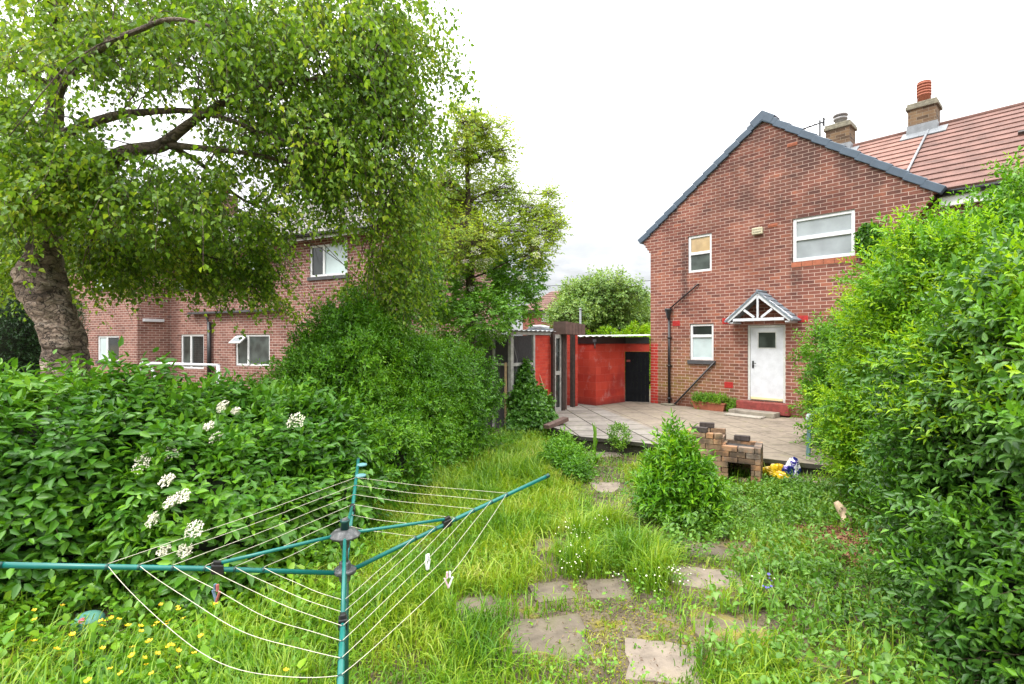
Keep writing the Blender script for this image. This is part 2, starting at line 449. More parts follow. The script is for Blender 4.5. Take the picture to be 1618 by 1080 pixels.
def worn_red(m):
    nt = m.node_tree; b = nt.nodes['Principled BSDF']; src = b.inputs['Base Color'].links[0].from_socket
    co = objco(nt); n = noise(nt, 2.6, 7, co, .7); n2 = noise(nt, 1.0, 4, co)
    c = mix(nt, mathn(nt, 'MULTIPLY', maprange(nt, n, .55, .66), .36), src, (.48, .33, .31))
    c = mix(nt, mathn(nt, 'MULTIPLY', maprange(nt, n2, .5, .65), .5), c, (.20, .02, .02))
    sx = nt.nodes.new('ShaderNodeSeparateXYZ'); L(nt, co, sx.inputs[0])
    c = mix(nt, mathn(nt, 'MULTIPLY', maprange(nt, mathn(nt, 'ADD', sx.outputs[2], mathn(nt, 'MULTIPLY', n, .3)), .38, .14), .7), c, (.10, .03, .03))
    L(nt, c, b.inputs['Base Color']); b.inputs['Roughness'].default_value = .7
worn_red(M['redblock']); worn_red(M['redbrick'])
M['upvc'] = plain('white window plastic', (.68, .69, .70), .35, var=.04, bmp=.03)
M['whitepaint'] = plain('white gloss paint', (.60, .62, .66), .45, var=.07, bmp=.06)
M['greyframe'] = plain('weathered pale paint', (.55, .56, .53), .7, var=.12)
M['black'] = plain('black paint', (.012, .012, .013), .4, var=.3)
M['blackwood'] = plain('black boarded timber', (.006, .007, .009), .8, spec=.15, var=.3)
M['gutter'] = plain('black plastic', (.014, .014, .016), .35, var=.2)
M['verge'] = plain('slate blue plastic', (.060, .088, .125), .45, var=.10, bmp=.05)
M['lead'] = plain('lead', (.19, .205, .22), .5, var=.15)
M['slate'] = plain('grey felt slate', (.16, .19, .22), .75, var=.18, scale=14)
M['redpaint'] = plain('dull red step paint', (.22, .040, .034), .6, var=.25, scale=9, bmp=.3)
M['ventred'] = plain('bright red paint', (.42, .028, .026), .5, var=.15)
M['orange'] = plain('orange tile band', (.33, .105, .055), .8, var=.15, scale=10)
M['tileA'] = plain('pink concrete tile', (.225, .118, .092), .85, var=.20, scale=3, bmp=.3)
M['tileB'] = plain('weathered red concrete tile', (.160, .083, .066), .85, var=.24, scale=3, bmp=.3)
M['tileG'] = plain('grey tile', (.17, .16, .15), .85, var=.25, scale=3)
M['terracotta'] = plain('terracotta', (.33, .105, .06), .75, var=.15)
M['cement'] = plain('cement', (.19, .175, .13), .9, var=.3, scale=8)
M['soil'] = plain('soil', (.050, .035, .024), .95, var=.35, scale=12, bmp=.8, bscale=25)
M['sill'] = plain('dark slate sill', (.06, .06, .065), .6, var=.25)
M['glass_dark'] = glass_mat('dark glass', (.030, .035, .034))
M['glass_grey'] = glass_mat('glass over grey blind', (.33, .36, .385), .10, .05)
M['glass_beige'] = glass_mat('glass over tan blind', (.48, .34, .18), .15, .08)
M['glass_frost'] = glass_mat('frosted glass', (.060, .075, .068), .3, .22)
M['glass_blue'] = glass_mat('glass over pale blind', (.50, .60, .61), .12, .04)
M['greywood'] = plain('weathered grey timber', (.33, .32, .30), .85, var=.2, scale=9)
M['brownwood'] = plain('brown timber cladding', (.125, .075, .062), .75, var=.2, scale=7, bmp=.3)
M['darkwood'] = plain('dark stained timber', (.040, .026, .022), .7, var=.35, scale=10)
M['tanwood'] = plain('bare timber', (.40, .27, .15), .8, var=.2, scale=10)
M['corr'] = plain('corrugated sheet', (.45, .46, .46), .5, var=.2)
M['airer'] = plain('green coated tube', (.006, .135, .115), .32, spec=.5, var=.08, scale=20, bmp=.03)
M['airerdk'] = plain('dark green tube', (.006, .055, .048), .35, var=.12, scale=20, bmp=.03)
M['hub'] = plain('scuffed grey plastic', (.055, .058, .060), .55, var=.4, scale=30, c2=(.20, .2, .2))
M['cord'] = plain('washing line', (.56, .52, .42), .7, var=.15, scale=40)
M['bark'] = None

# ------------------------------------------------------------------ walls with openings, windows, roofs
class Frame:
    """a wall plane: origin P0 (corner on the ground), u along it, n into the building"""
    def __init__(s, P0, rz):
        s.P0 = Vector(P0); s.rz = rz
        s.u = Vector((math.cos(rz), math.sin(rz), 0)); s.n = Vector((-math.sin(rz), math.cos(rz), 0))
    def px(s, x, y, d=0.0):
        r = Vector(((x-CX)/F, 1, -(y-CY)/F)); c = Vector((0, 0, CAMZ)); p0 = s.P0+s.n*d
        t = (p0-c).dot(s.n)/r.dot(s.n); p = c+r*t-s.P0
        return p.dot(s.u), p.z
    def rect(s, x0, x1, yt, yb, d=0.0):
        """pixel edges of an upright rectangle (yt/yb read at its middle)"""
        xm = (x0+x1)/2
        return s.px(x0, CY, d)[0], s.px(x1, CY, d)[0], s.px(xm, yb, d)[1], s.px(xm, yt, d)[1]
    def w(s, x, y, z): return s.P0+s.u*x+s.n*y+Vector((0, 0, z))

def wall(mb, x0, x1, z0, z1, y=0.0, t=.25, holes=()):
    xs = sorted({x0, x1, *[h[0] for h in holes], *[h[1] for h in holes]})
    zs = sorted({z0, z1, *[h[2] for h in holes], *[h[3] for h in holes]})
    xs = [v for v in xs if x0 <= v <= x1]; zs = [v for v in zs if z0 <= v <= z1]
    for a, b in zip(xs, xs[1:]):
        for c, d in zip(zs, zs[1:]):
            if any(h[0]-1e-6 <= a and b <= h[1]+1e-6 and h[2]-1e-6 <= c and d <= h[3]+1e-6 for h in holes): continue
            mb.poly([(a, y, c), (b, y, c), (b, y, d), (a, y, d)])
            mb.poly([(b, y+t, c), (a, y+t, c), (a, y+t, d), (b, y+t, d)])
    for a, b, c, d in holes:
        mb.poly([(a, y, c), (a, y+t, c), (a, y+t, d), (a, y, d)][::-1]); mb.poly([(b, y, c), (b, y+t, c), (b, y+t, d), (b, y, d)])
        mb.poly([(a, y, d), (a, y+t, d), (b, y+t, d), (b, y, d)][::-1]); mb.poly([(a, y, c), (b, y, c), (b, y+t, c), (a, y+t, c)][::-1])
    for x, fl in ((x0, 1), (x1, 0)):
        q = [(x, y, z0), (x, y, z1), (x, y+t, z1), (x, y+t, z0)]; mb.poly(q if fl else q[::-1])
    mb.poly([(x0, y, z1), (x1, y, z1), (x1, y+t, z1), (x0, y+t, z1)])

def window(root, h, y, bars_z=(), bars_x=(), panes=None, fw=.065, dep=.03, mat='upvc', sill=None, label=None):
    """frame set into opening h; panes is a list of glass materials in cell order (left to right, bottom to top)"""
    a, b, c, d = h; g = .004
    a += g; b -= g; c += g; d -= g
    fr = MB(); y0, y1 = y+dep, y+dep+.07
    fr.box(a, a+fw, y0, y1, c, d).box(b-fw, b, y0, y1, c, d)
    fr.box(a+fw, b-fw, y0+.002, y1, d-fw, d).box(a+fw, b-fw, y0+.002, y1, c, c+fw)
    zs = [c+fw]; xs = [a+fw]
    for z in bars_z: fr.box(a+fw, b-fw, y0-.006, y1-.004, z-fw*.6, z+fw*.6); zs += [z-fw*.6, z+fw*.6]
    for x in bars_x: fr.box(x-fw*.6, x+fw*.6, y0-.004, y1-.002, c+fw, d-fw); xs += [x-fw*.6, x+fw*.6]
    zs.append(d-fw); xs.append(b-fw)
    fo = fr.build('window', M[mat], root, bevel=.006)
    if label: fo['label'] = label
    k = 0; panes = panes or ['glass_dark']
    for i in range(0, len(zs), 2):
        for j in range(0, len(xs), 2):
            MB().box(xs[j]-.002, xs[j+1]+.002, y0+.035, y0+.045, zs[i]-.002, zs[i+1]+.002).build('pane', M[panes[k % len(panes)]], fo); k += 1
    if sill:
        MB().box(a-.06, b+.06, y-.05, y+.10, c-.11, c-.006).build('sill', M[sill], fo, bevel=.006)
    return fo

def tiled_slope(root, mat, p0, p1, q1, q0, rows, thick=.03, name='roof', over=.02):
    """roof slope from eave edge p0-p1 up to ridge q0-q1, laid as lapped courses"""
    p0, p1, q0, q1 = map(Vector, (p0, p1, q0, q1)); mb = MB()
    n = (p1-p0).cross(q0-p0).normalized()
    for k in range(rows):
        a, b = k/rows, min(1, (k+1.12)/rows)
        A, B, C, D = p0.lerp(q0, a), p1.lerp(q1, a), p1.lerp(q1, b), p0.lerp(q0, b)
        lo, hi = n*thick, n*.004
        mb.poly([A+lo, B+lo, C+hi, D+hi]); mb.poly([A-n*.01, B-n*.01, B+lo, A+lo])
        mb.poly([A-n*.01, A+lo, D+hi]); mb.poly([B-n*.01, C+hi, B+lo])
    mb.poly([p0-n*.05, q0-n*.05, q1-n*.05, p1-n*.05])
    return mb.build(name, M[mat], root)

# ================================================================== ground and patio
def fbm2(x, y, seed=3):
    g = np.random.default_rng(seed); s = np.zeros_like(x)
    for f, a in ((.5, .5), (1.1, .3), (2.6, .2), (6, .1)):
        for _ in range(4):
            k = g.normal(size=2)*f; s = s+a*np.sin(k[0]*x+k[1]*y+g.random()*6.28)/2
    return s
def patio_line(x): return 9.93 - .69*(x-1.32)          # front edge of the patio
def ground_z(x, y):
    return ZG + .035*fbm2(np.asarray(x, float), np.asarray(y, float))
gx = np.concatenate([np.linspace(-400, -12, 14), np.linspace(-10, 9, 120), np.linspace(11, 400, 14)])
gy = np.concatenate([np.linspace(-60, -1, 10), np.linspace(0, 14, 110), np.linspace(15, 700, 22)])
GX, GY = np.meshgrid(gx, gy)
V = np.stack([GX, GY, ground_z(GX, GY)], -1).reshape(-1, 3)
i = np.arange(len(gy)-1)[:, None]*len(gx)+np.arange(len(gx)-1)[None]
Fq = np.stack([i, i+1, i+1+len(gx), i+len(gx)], -1).reshape(-1, 4)
m, nt, b, o = nmat('garden earth and moss')
co = objco(nt); n1 = noise(nt, .9, 6, co); n2 = noise(nt, 5, 6, co, .65); n3 = noise(nt, 40, 4, co)
c = ramp(nt, mathn(nt, 'ADD', mathn(nt, 'MULTIPLY', n1, .35), mathn(nt, 'MULTIPLY', n2, .65)),
         [(.36, (.045, .032, .020)), (.45, (.125, .098, .060)), (.52, (.17, .135, .085)), (.57, (.19, .165, .025)), (.66, (.13, .18, .02))])
c = mix(nt, mathn(nt, 'MULTIPLY', maprange(nt, n3, .48, .62), .75), c, (.045, .030, .018))
L(nt, c, b.inputs['Base Color']); b.inputs['Roughness'].default_value = .95; bump(nt, b, n3, .8, .03)
tag(np_mesh('ground', V, Fq, m, smooth=True), kind='structure')

H = Frame((4.22, 15.42, 0), math.atan2(-.7437, .6685))
pm = slab_mat('patio flags', (.325, .300, .275), .35, (.61, .61, R(-6.5), .0, 4.6), (.17, .17, .035))
edge = [(.80, 11.25), (1.32, 9.93), (1.81, 9.67), (2.39, 9.31), (3.25, 8.62), (4.0, 8.05), (4.8, 7.52), (6.2, 6.6)]
outer = edge + [(13, 6.2), (13.5, 9.5), tuple(H.w(0, .12, 0))[:2], tuple(H.w(-1.0, .6, 0))[:2], tuple(H.w(-3.2, .3, 0))[:2], tuple(H.w(-3.2, -2.6, 0))[:2], tuple(H.w(-1.05, -3.2, 0))[:2], (.75, 12.6)]
mb = MB()
mb.poly([(x, y, 0) for x, y in outer]); mb.m = 1
for (x0, y0), (x1, y1) in zip(outer, outer[1:]+outer[:1]):
    mb.poly([(x0, y0, -.07), (x1, y1, -.07), (x1, y1, 0), (x0, y0, 0)])
    mb.poly([(x0+.05, y0+.05, -.5), (x1+.05, y1+.05, -.5), (x1+.05, y1+.05, -.07), (x0+.05, y0+.05, -.07)])
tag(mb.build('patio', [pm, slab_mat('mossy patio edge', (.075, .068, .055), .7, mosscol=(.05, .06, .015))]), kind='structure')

# ================================================================== the red brick house
h = thing('brick_house', 'two storey red brick house with a slate blue trimmed gable and white back door', 'house', H.P0, H.rz)
W = 6.45; EZ = 5.0; AP = (3.3, 7.50)
r_small = (*H.rect(1087, 1124.5, 370, 429.5)[:2], 3.82, 4.87)
r_big = (*H.rect(1252, 1351, 338, 409)[:2], 3.81, 4.87)
r_low = (*H.rect(1090, 1127.5, 511, 569)[:2], 1.335, 2.365)
r_door = (*H.rect(1181, 1241, 513, 634)[:2], .33, 2.285)
mb = MB()
wall(mb, 0, W, -.35, EZ, 0, .25, [r_small, r_big, r_low, r_door])
q = [(-.3, 0, EZ), (W+.3, 0, EZ), (AP[0], 0, AP[1])]
mb.poly(q); mb.poly([(x, .25, z) for x, _, z in q[::-1]])
for k in range(5):                                        # corbelled brick kneelers under both eaves
    z = EZ-.4275+k*.0855; e = .06*(k+1)
    mb.box(-e, -.0005, 0.0, .25, z, z+.0855-.0005*(k == 4)); mb.box(W+.0005, W+e, 0.0, .25, z, z+.0855-.0005*(k == 4))
wall(mb, 0, .02, -.35, 4.55, .25, 8.2)                     # flank wall to the side passage
mb.box(W-.02, W, .251, .5, -.35, 4.55)
house_wall = mb.build('wall', M['brick'], h)
window(h, r_small, 0, bars_z=[4.36], panes=['glass_frost', 'glass_beige'], label='small upstairs window with a tan blind behind its top pane')
window(h, r_big, 0, bars_z=[4.37], panes=['glass_grey'], fw=.075, label='wide upstairs window with grey blinds')
window(h, r_low, 0, bars_z=[2.02], panes=['glass_blue', 'glass_dark'], sill='sill', label='small ground floor window with a black sill')
mb = MB(); x0, x1 = r_big[:2]; k = 0; x = x0-.02
while x < x1:
    mb.box(x, min(x+.225, x1+.03), -.012, .05, 3.68, 3.80); x += .235
mb.build('tile_sill', M['orange'], h)
# back door
a, b_, c, d = r_door
mb = MB(); mb.box(a+.002, a+.06, .02, .12, c, d-.002).box(b_-.06, b_-.002, .02, .12, c, d-.002).box(a+.06, b_-.06, .022, .12, d-.06, d-.002)
mb.build('door_frame', M['greyframe'], h, bevel=.006)
dx0, dx1, dz0, dz1 = a+.063, b_-.063, c+.015, d-.063
gx0, gx1, gz0, gz1 = dx0+(dx1-dx0)*.25, dx0+(dx1-dx0)*.77, dz1-.52, dz1-.13
mb = MB(); wall(mb, dx0, dx1, dz0, dz1, .045, .045, [(gx0, gx1, gz0, gz1)])
door = mb.build('door', M['whitepaint'], h, bevel=.004)
MB().box(gx0-.002, gx1+.002, .060, .070, gz0-.002, gz1+.002).build('pane', M['glass_frost'], door)
mb = MB()
for e in (gx0-.02, gx1): mb.box(e, e+.02, .038, .058, gz0-.02, gz1+.02)
for e in (gz0-.02, gz1): mb.box(gx0, gx1, .039, .058, e, e+.02)
mb.build('beading', M['greyframe'], door)
mb = MB(); mb.box(dx0+.045, dx0+.085, .030, .046, 1.17, 1.36).tube([(dx0+.065, .035, 1.30), (dx0+.065, -.01, 1.30), (dx0+.16, -.015, 1.30)], .010)
mb.tube([(dx0+.065, .03, 1.22), (dx0+.065, .022, 1.22)], .012)
mb.build('handle', M['black'], door)
MB().box(dx0+.01, dx1-.01, .018, .046, dz0+.02, dz0+.085).build('weather_bar', plain('cream door bar', (.72, .62, .36), .5, var=.06), door, bevel=.006)
sx0, sx1 = H.px(1168, 640)[0]+.0, H.px(1252, 640)[0]-.02
MB().box(sx0, sx1, -.20, .10, .04, .318).build('doorstep', M['redpaint'], h, bevel=.012)
# gabled porch canopy
pc, py0 = (a+b_)/2-.0, -.50; hw = .775; pz0, pz1 = 2.36, 3.06
mb = MB()
for s in (-1, 1):
    e = Vector((pc+s*hw, 0, pz0)); t = Vector((pc, 0, pz1)); dn = Vector((0, 0, -.055))
    mb.bar((e.x, py0, e.z+.03), (t.x-s*.0, py0, t.z-.02), .045, .115, up=(0, 0, 1))
    mb.bar((pc+s*.085, py0+.002, pz0+.10), (pc+s*.34, py0+.002, pz0+.30), .035, .055)
mb.box(pc-.024, pc+.024, py0-.016, py0+.016, pz0+.06, pz1-.08)
mb.box(pc-hw+.16, pc+hw-.16, py0-.018, py0+.018, pz0+.015, pz0+.085)
mb.box(pc-hw+.03, pc-hw+.15, py0+.02, -.001, pz0-.035, pz0+.0); mb.box(pc+hw-.15, pc+hw-.03, py0+.02, -.001, pz0-.035, pz0)
canopy = mb.build('porch_canopy', M['whitepaint'], h, bevel=.004)
mb = MB()
for s in (-1, 1):
    e = Vector((pc+s*(hw+.05), 0, pz0+.015)); t = Vector((pc, 0, pz1+.055)); k = 6
    for i in range(k):
        p, q = e.lerp(t, i/k), e.lerp(t, (i+1)/k)
        up = Vector((-(t-e).z*s, 0, (t-e).x*s)).normalized()
        if up.z < 0: up = -up
        lo = up*.018; th = up*(-.03)
        for y0, y1 in ((py0-.045, -.002),):
            A, B, C, D = [Vector((v.x, yy, v.z)) for v, yy in ((p, y0), (p, y1), (q, y1), (q, y0))]
            P = [A+lo, B+lo, C, D]; Q = [A+th, B+th, C+th, D+th]
            if s > 0: P = P[::-1]; Q = Q[::-1]
            mb.poly(P[::-1]); mb.poly(Q)
            mb.poly([A+th, A+lo, D, D+th]); mb.poly([A+th, B+th, B+lo, A+lo])
mb.tube([(pc, py0-.05, pz1+.06), (pc, 0, pz1+.06)], .035, 8)
mb.build('canopy_roof', M['slate'], canopy)
# air bricks
for x, y, big in ((1068.7, 510.7, 1), (1148, 507, 1), (1268.5, 503.5, 1), (1151.5, 608, 1), (1103, 629, 0), (1112, 626, 0), (1252, 228, 2), (1221, 356, 2), (1043, 300, 3)):
    if big == 3: continue
    s_, z_ = H.px(x, y); hh = .078 if big == 1 else .04
    mb = MB(); mb.box(s_-.115, s_+.115, -.012, .02, z_-hh, z_+hh)
    for k in range(5): mb.box(s_-.10, s_+.10, -.018, -.010, z_-hh+.02+k*(2*hh-.045)/4, z_-hh+.026+k*(2*hh-.045)/4)
    mb.build('air_brick', M['ventred'] if big != 2 else M['orange'], h)
# burglar alarm box
s_, z_ = H.px(1198, 365)
mb = MB(); mb.box(s_-.13, s_+.13, -.09, -.001, z_-.085, z_+.085)
al = mb.build('alarm_box', plain('weathered cream plastic', (.52, .47, .33), .6, var=.12), h, bevel=.012)
def text(name, body, size, mat, parent, loc, rot=(R(90), 0, 0)):
    cu = bpy.data.curves.new(name, 'FONT'); cu.body = body; cu.size = size; cu.align_x = 'CENTER'; cu.align_y = 'CENTER'; cu.extrude = .0008
    o = bpy.data.objects.new(name, cu); COL.objects.link(o); cu.materials.append(M[mat]); o.parent = parent; o.location = loc; o.rotation_euler = rot
    dg = bpy.context.evaluated_depsgraph_get(); me = bpy.data.meshes.new_from_object(o.evaluated_get(dg))
    o2 = bpy.data.objects.new(name, me); COL.objects.link(o2); o2.parent = parent; o2.location = loc; o2.rotation_euler = rot
    bpy.data.objects.remove(o); return o2
text('lettering', 'COMPANY', .052, 'black', al, (s_, -.0915, z_+.032)); text('lettering', 'ALARMS', .058, 'black', al, (s_, -.0915, z_-.035))
# downpipe with hopper, waste pipes
hx, hz = H.px(1059, 490)
mb = MB(); mb.tube([(hx, -.06, hz-.1), (hx, -.06, .06)], .038, 10)
for z in (.16, 1.12, 1.95): mb.tube([(hx, -.06, z), (hx, -.06, z+.06)], .047, 10); mb.box(hx-.07, hx+.07, -.06, 0, z+.02, z+.04)
dp = mb.build('downpipe', M['gutter'], h)
mb = MB(); mb.lathe([(.035, -.26), (.05, -.20), (.085, -.05), (.11, 0), (.11, .05), (.09, .05), (.08, 0)], 12, (hx, -.10, hz)); mb.build('hopper', M['gutter'], dp)
tx, tz = H.px(1104, 449)
MB().tube([(tx, .0, tz), (tx, -.05, tz), (hx+.04, -.06, hz+.06)], .020, 8).build('waste_pipe', M['gutter'], h)
ax_, az_ = H.px(1130, 572); bx_, bz_ = H.px(1067, 640)
MB().tube([(ax_, 0, az_+.01), (ax_, -.05, az_), (bx_, -.07, bz_+.02), (hx+.02, -.09, .04)], .026, 8).build('waste_pipe', M['gutter'], h)
MB().box(hx-.17, hx+.2, -.26, -.02, .0, .05).build('gully', M['cement'], h, bevel=.01)
# dry verge caps along both slopes of the gable
for s in (-1, 1):
    e = Vector((AP[0]+s*(AP[0]+.36), 0, EZ-.08)); t = Vector((AP[0], 0, AP[1]+.07)); e.x = -.34 if s < 0 else W+.36
    dirv = (t-e); ln = dirv.length; dv = dirv.normalized(); up = Vector((-dv.z*(-s)*-1, 0, 0))
    up = Vector((-dv.z, 0, dv.x));  up = up if up.z > 0 else -up
    k = int(ln/.365); st = ln/k; mb = MB()
    for i in range(k):
        p = e+dv*(st*i-.02); q_ = e+dv*(st*(i+1)+.01)
        c0 = (p+q_)/2+up*.030; tilt = (dv*(q_-p).length/2-up*.016)
        mb.obox((c0.x, .10, c0.z), tilt, (0, .165+.003*(i % 2), 0), up*.082)
    mb.build('verge_caps', M['verge'], h, bevel=.012)
mb = MB(); mb.obox((AP[0]-.10, .10, AP[1]+.075), (.16, 0, .115), (0, .175, 0), (-.06, 0, .085)); mb.obox((AP[0]+.10, .10, AP[1]+.075), (.16, 0, -.115), (0, .174, 0), (.06, 0, .085))
mb.build('ridge_cap', M['verge'], h, bevel=.012)
# roofs: wing behind the gable, then the main slope beside it
tiled_slope(h, 'tileG', (-.36, 9.5, EZ-.03), (-.36, .2, EZ-.03), (AP[0], .2, AP[1]+.02), (AP[0], 9.5, AP[1]+.02), 12, name='roof')
tiled_slope(h, 'tileG', (W+.36, .2, EZ-.03), (W+.36, 4.0, EZ-.03), (AP[0], 4.0, AP[1]+.02), (AP[0], .2, AP[1]+.02), 12, name='roof')
RY, RZ = 4.2, 7.68; PX = 6.05
tiled_slope(h, 'tileA', (1.2, .16, 4.99), (PX-.05, .16, 4.99), (PX-.05, RY, RZ), (1.2, RY, RZ), 14, .035)
tiled_slope(h, 'tileA', (PX, RY*2, 4.99), (1.2, RY*2, 4.99), (1.2, RY, RZ), (PX, RY, RZ), 14, .035)
MB().tube([(1.2, RY, RZ+.0), (PX, RY, RZ)], .07, 8).build('ridge_tiles', M['tileB'], h)
MB().box(-.5, W, 8.2, 8.4, -.35, 4.95).build('rear_wall', M['brick'], h)
def chimney(root, xpx, wx, ztop, pot, yb=RY):
    D = H.P0.dot(H.n)+yb; xx = (xpx-CX)/F; Zc = D/(.7437*xx+.6685)
    p = Vector((Zc*xx, Zc, 0))-H.P0; s = p.dot(H.u)
    mb = MB(); mb.box(s-wx, s+wx, yb-.30, yb+.30, RZ-.9, ztop-.19)
    st = mb.build('chimney', M['stack'], root)
    mb = MB(); mb.box(s-wx-.05, s+wx+.05, yb-.35, yb+.35, ztop-.19, ztop-.09).box(s-wx-.02, s+wx+.02, yb-.32, yb+.32, ztop-.088, ztop-.02)
    mb.build('cap', M['cement'], st, bevel=.015)
    mb = MB(); mb.box(s-wx-.03, s+wx+.03, yb-.33, yb+.33, RZ-.45, RZ+.06); mb.obox((s+.06, yb-.42, RZ-.24), (wx+.18, 0, 0), (0, .20, .135), (0, -.008, .012))
    mb.build('flashing', M['lead'], st)
    if pot == 'louvre':
        mb = MB(); z0 = ztop-.02
        prof = [(.155, 0), (.15, .22)]
        for k in range(5): prof += [(.165, .225+k*.075), (.165, .265+k*.075), (.14, .27+k*.075), (.14, .295+k*.075)]
        mb.lathe(prof+[(.15, .61), (.05, .63)], 16, (s, yb, z0)); mb.build('chimney_pot', M['terracotta'], st)
    else:
        mb = MB(); z0 = ztop-.02
        mb.lathe([(.15, 0), (.15, .16), (.19, .17), (.19, .22), (.13, .23), (.13, .27), (.20, .28), (.19, .33), (.12, .36)], 14, (s, yb, z0)); mb.build('chimney_pot', plain('steel cowl', (.25, .24, .24), .4, var=.2), st)
    return st, s
st1, s1 = chimney(h, 1328, .31, 8.42, 'cowl')
# television aerial on the left stack
ax0 = s1-.46
mb = MB(); mb.tube([(ax0, RY-.32, 7.55), (ax0, RY-.32, 8.62)], .028, 6)
mb.bar((ax0+.02, RY-.32, 7.75), (s1-.31, RY-.25, 7.75), .02, .03); mb.bar((ax0+.02, RY-.32, 8.0), (s1-.31, RY-.25, 8.0), .02, .03)
bz = 8.55; tip = Vector((ax0-1.75, RY-.6, bz-.25)); b0 = Vector((ax0+.1, RY-.3, bz))
mb.tube([b0, tip], .022, 5)
for i in range(12):
    p = b0.lerp(tip, .12+.075*i); mb.tube([p-Vector((.0, .11-.004*i, 0)), p+Vector((0, .11-.004*i, 0))], .012, 4)
for z in (-.1, .1): mb.tube([b0+Vector((0, -.2, z)), b0+Vector((0, .2, z))], .008, 4)
mb.bar(b0+Vector((0, 0, -.13)), b0+Vector((0, 0, .13)), .012, .05)
mb.build('aerial', M['black'], st1)

# ---- the attached house to the right
h2 = thing('attached_house', 'adjoining house with a weathered red tiled roof and tall terracotta pot, behind the hedge', 'house', H.w(PX, .3, 0), H.rz)
tiled_slope(h2, 'tileB', (0, -.14, 4.99), (9.5, -.14, 4.99), (9.5, RY-.3, RZ), (0, RY-.3, RZ), 14, .035)
tiled_slope(h2, 'tileB', (9.5, RY*2-.3, 4.99), (0, RY*2-.3, 4.99), (0, RY-.3, RZ), (9.5, RY-.3, RZ), 14, .035)
MB().tube([(.1, RY-.3, RZ), (9.5, RY-.3, RZ)], .07, 8).build('ridge_tiles', M['tileB'], h2)
wv = (2.6, 3.8, 3.4, 4.5)
mb = MB(); wall(mb, .42, 9.2, -.35, 4.75, .06, .25, [wv]); mb.box(9.2, 9.45, .06, 8, -.35, 5.2)
mb.build('wall', M['brick'], h2); window(h2, wv, .06, bars_x=[3.2], panes=['glass_dark'])
MB().box(.70, 9.5, -.075, .055, 4.66, 4.86).build('fascia', M['upvc'], h2)
mb = MB(); mb.tube([(.66, -.135, 4.92), (9.5, -.135, 4.92)], .062, 8); mb.build('gutter', M['gutter'], h2)
mb = MB(); mb.obox((-.025, (RY-.3-.14)/2-.02, (4.99+RZ)/2+.05), (.022, 0, 0), (0, (RY-.16)/2, (RZ-4.99)/2), (0, -.010, .014)); mb.build('lead_strip', M['lead'], h2)
D0 = MB(); D0.obox((1.9, 1.9, 6.42), (.14, 0, 0), (0, .05, .03), (0, -.02, .03)); D0.build('roof_vent', M['darkwood'], h2)
st2, s2 = chimney(h2, 1460, .30, 8.37, 'louvre')
for o in [st2]: o.location = (-PX, -.3, 0)

# planter, stone step, loose flag
p = H.w(*[H.px(1128, 640)[0], -.22], .0)
pl = thing('window_box', 'terracotta trough of weedy green plants against the house wall', 'planter', p, H.rz)
mb = MB()
A_ = [(-.40, -.10, 0), (.40, -.10, 0), (.40, .10, 0), (-.40, .10, 0)]; B_ = [(-.46, -.13, .19), (.46, -.13, .19), (.46, .13, .19), (-.46, .13, .19)]
mb.poly(A_[::-1])
for k in range(4): mb.poly([A_[k], A_[(k+1) % 4], B_[(k+1) % 4], B_[k]])
for k in range(4):
    o_, n_ = Vector(B_[k]), Vector(B_[(k+1) % 4]); up = Vector((0, 0, .035)); ou = Vector((o_.x*1.03, o_.y*1.1, o_.z)); nu = Vector((n_.x*1.03, n_.y*1.1, n_.z))
    mb.poly([ou, nu, nu+up, ou+up]); iu, ju = Vector((o_.x*.94, o_.y*.8, .225)), Vector((n_.x*.94, n_.y*.8, .225)); mb.poly([ou+up, nu+up, ju, iu])
mb.build('trough', M['terracotta'], pl); MB().box(-.42, .42, -.10, .10, .15, .195).build('soil', M['soil'], pl)
st = thing('stone_step', 'worn grey stone slab laid as a step below the red doorstep', 'step', H.w(H.px(1209, 650)[0]-.12, -.42, 0), H.rz)
SL = slab_mat('grey stone', (.34, .30, .25), .3)
MB().box(-.56, .56, -.17, .205, .0, .12).build('slab', SL, st, bevel=.015)
fl = thing('flagstone', 'pale loose flagstone lying flat in front of the stone step', 'paving slab', H.w(H.px(1200, 659)[0]-.05, -.78, 0.004), H.rz)
MB().box(-.45, .45, -.16, .16, .0, .035).build('slab', slab_mat('pale stone', (.46, .42, .36), .2), fl, bevel=.01)

# ================================================================== outbuildings on the left of the patio (house axes)
sh = thing('block_shed', 'red painted blockwork shed with a black fascia and corrugated roof', 'shed', H.w(-.65, -1.82, 0), H.rz)
mb = MB(); mb.box(-2.6, 0, 0, .12, -.3, 1.81).box(-.12, 0, .121, 1.42, -.3, 1.81).box(-2.6, -2.48, .121, 2.4, -.3, 1.81)
gd = Vector((.64, .36, 0)); gn = Vector((-.36, .64, 0)).normalized()
mb.obox(Vector((.0, 1.42, 1.682))+gd*.5+gn*.05, gd*.5, gn*.05, (0, 0, .127))
mb.build('wall', M['redblock'], sh)
mb = MB(); mb.box(-2.68, .035, -.035, -.002, 1.80, 2.0).box(.002, .036, -.001, 1.40, 1.80, 2.0).obox(Vector((.0, 1.41, 1.90))+gd*.5-gn*.014, gd*.5, gn*.014, (0, 0, .10))
mb.build('fascia', M['black'], sh)
mb = MB(); n_ = 44
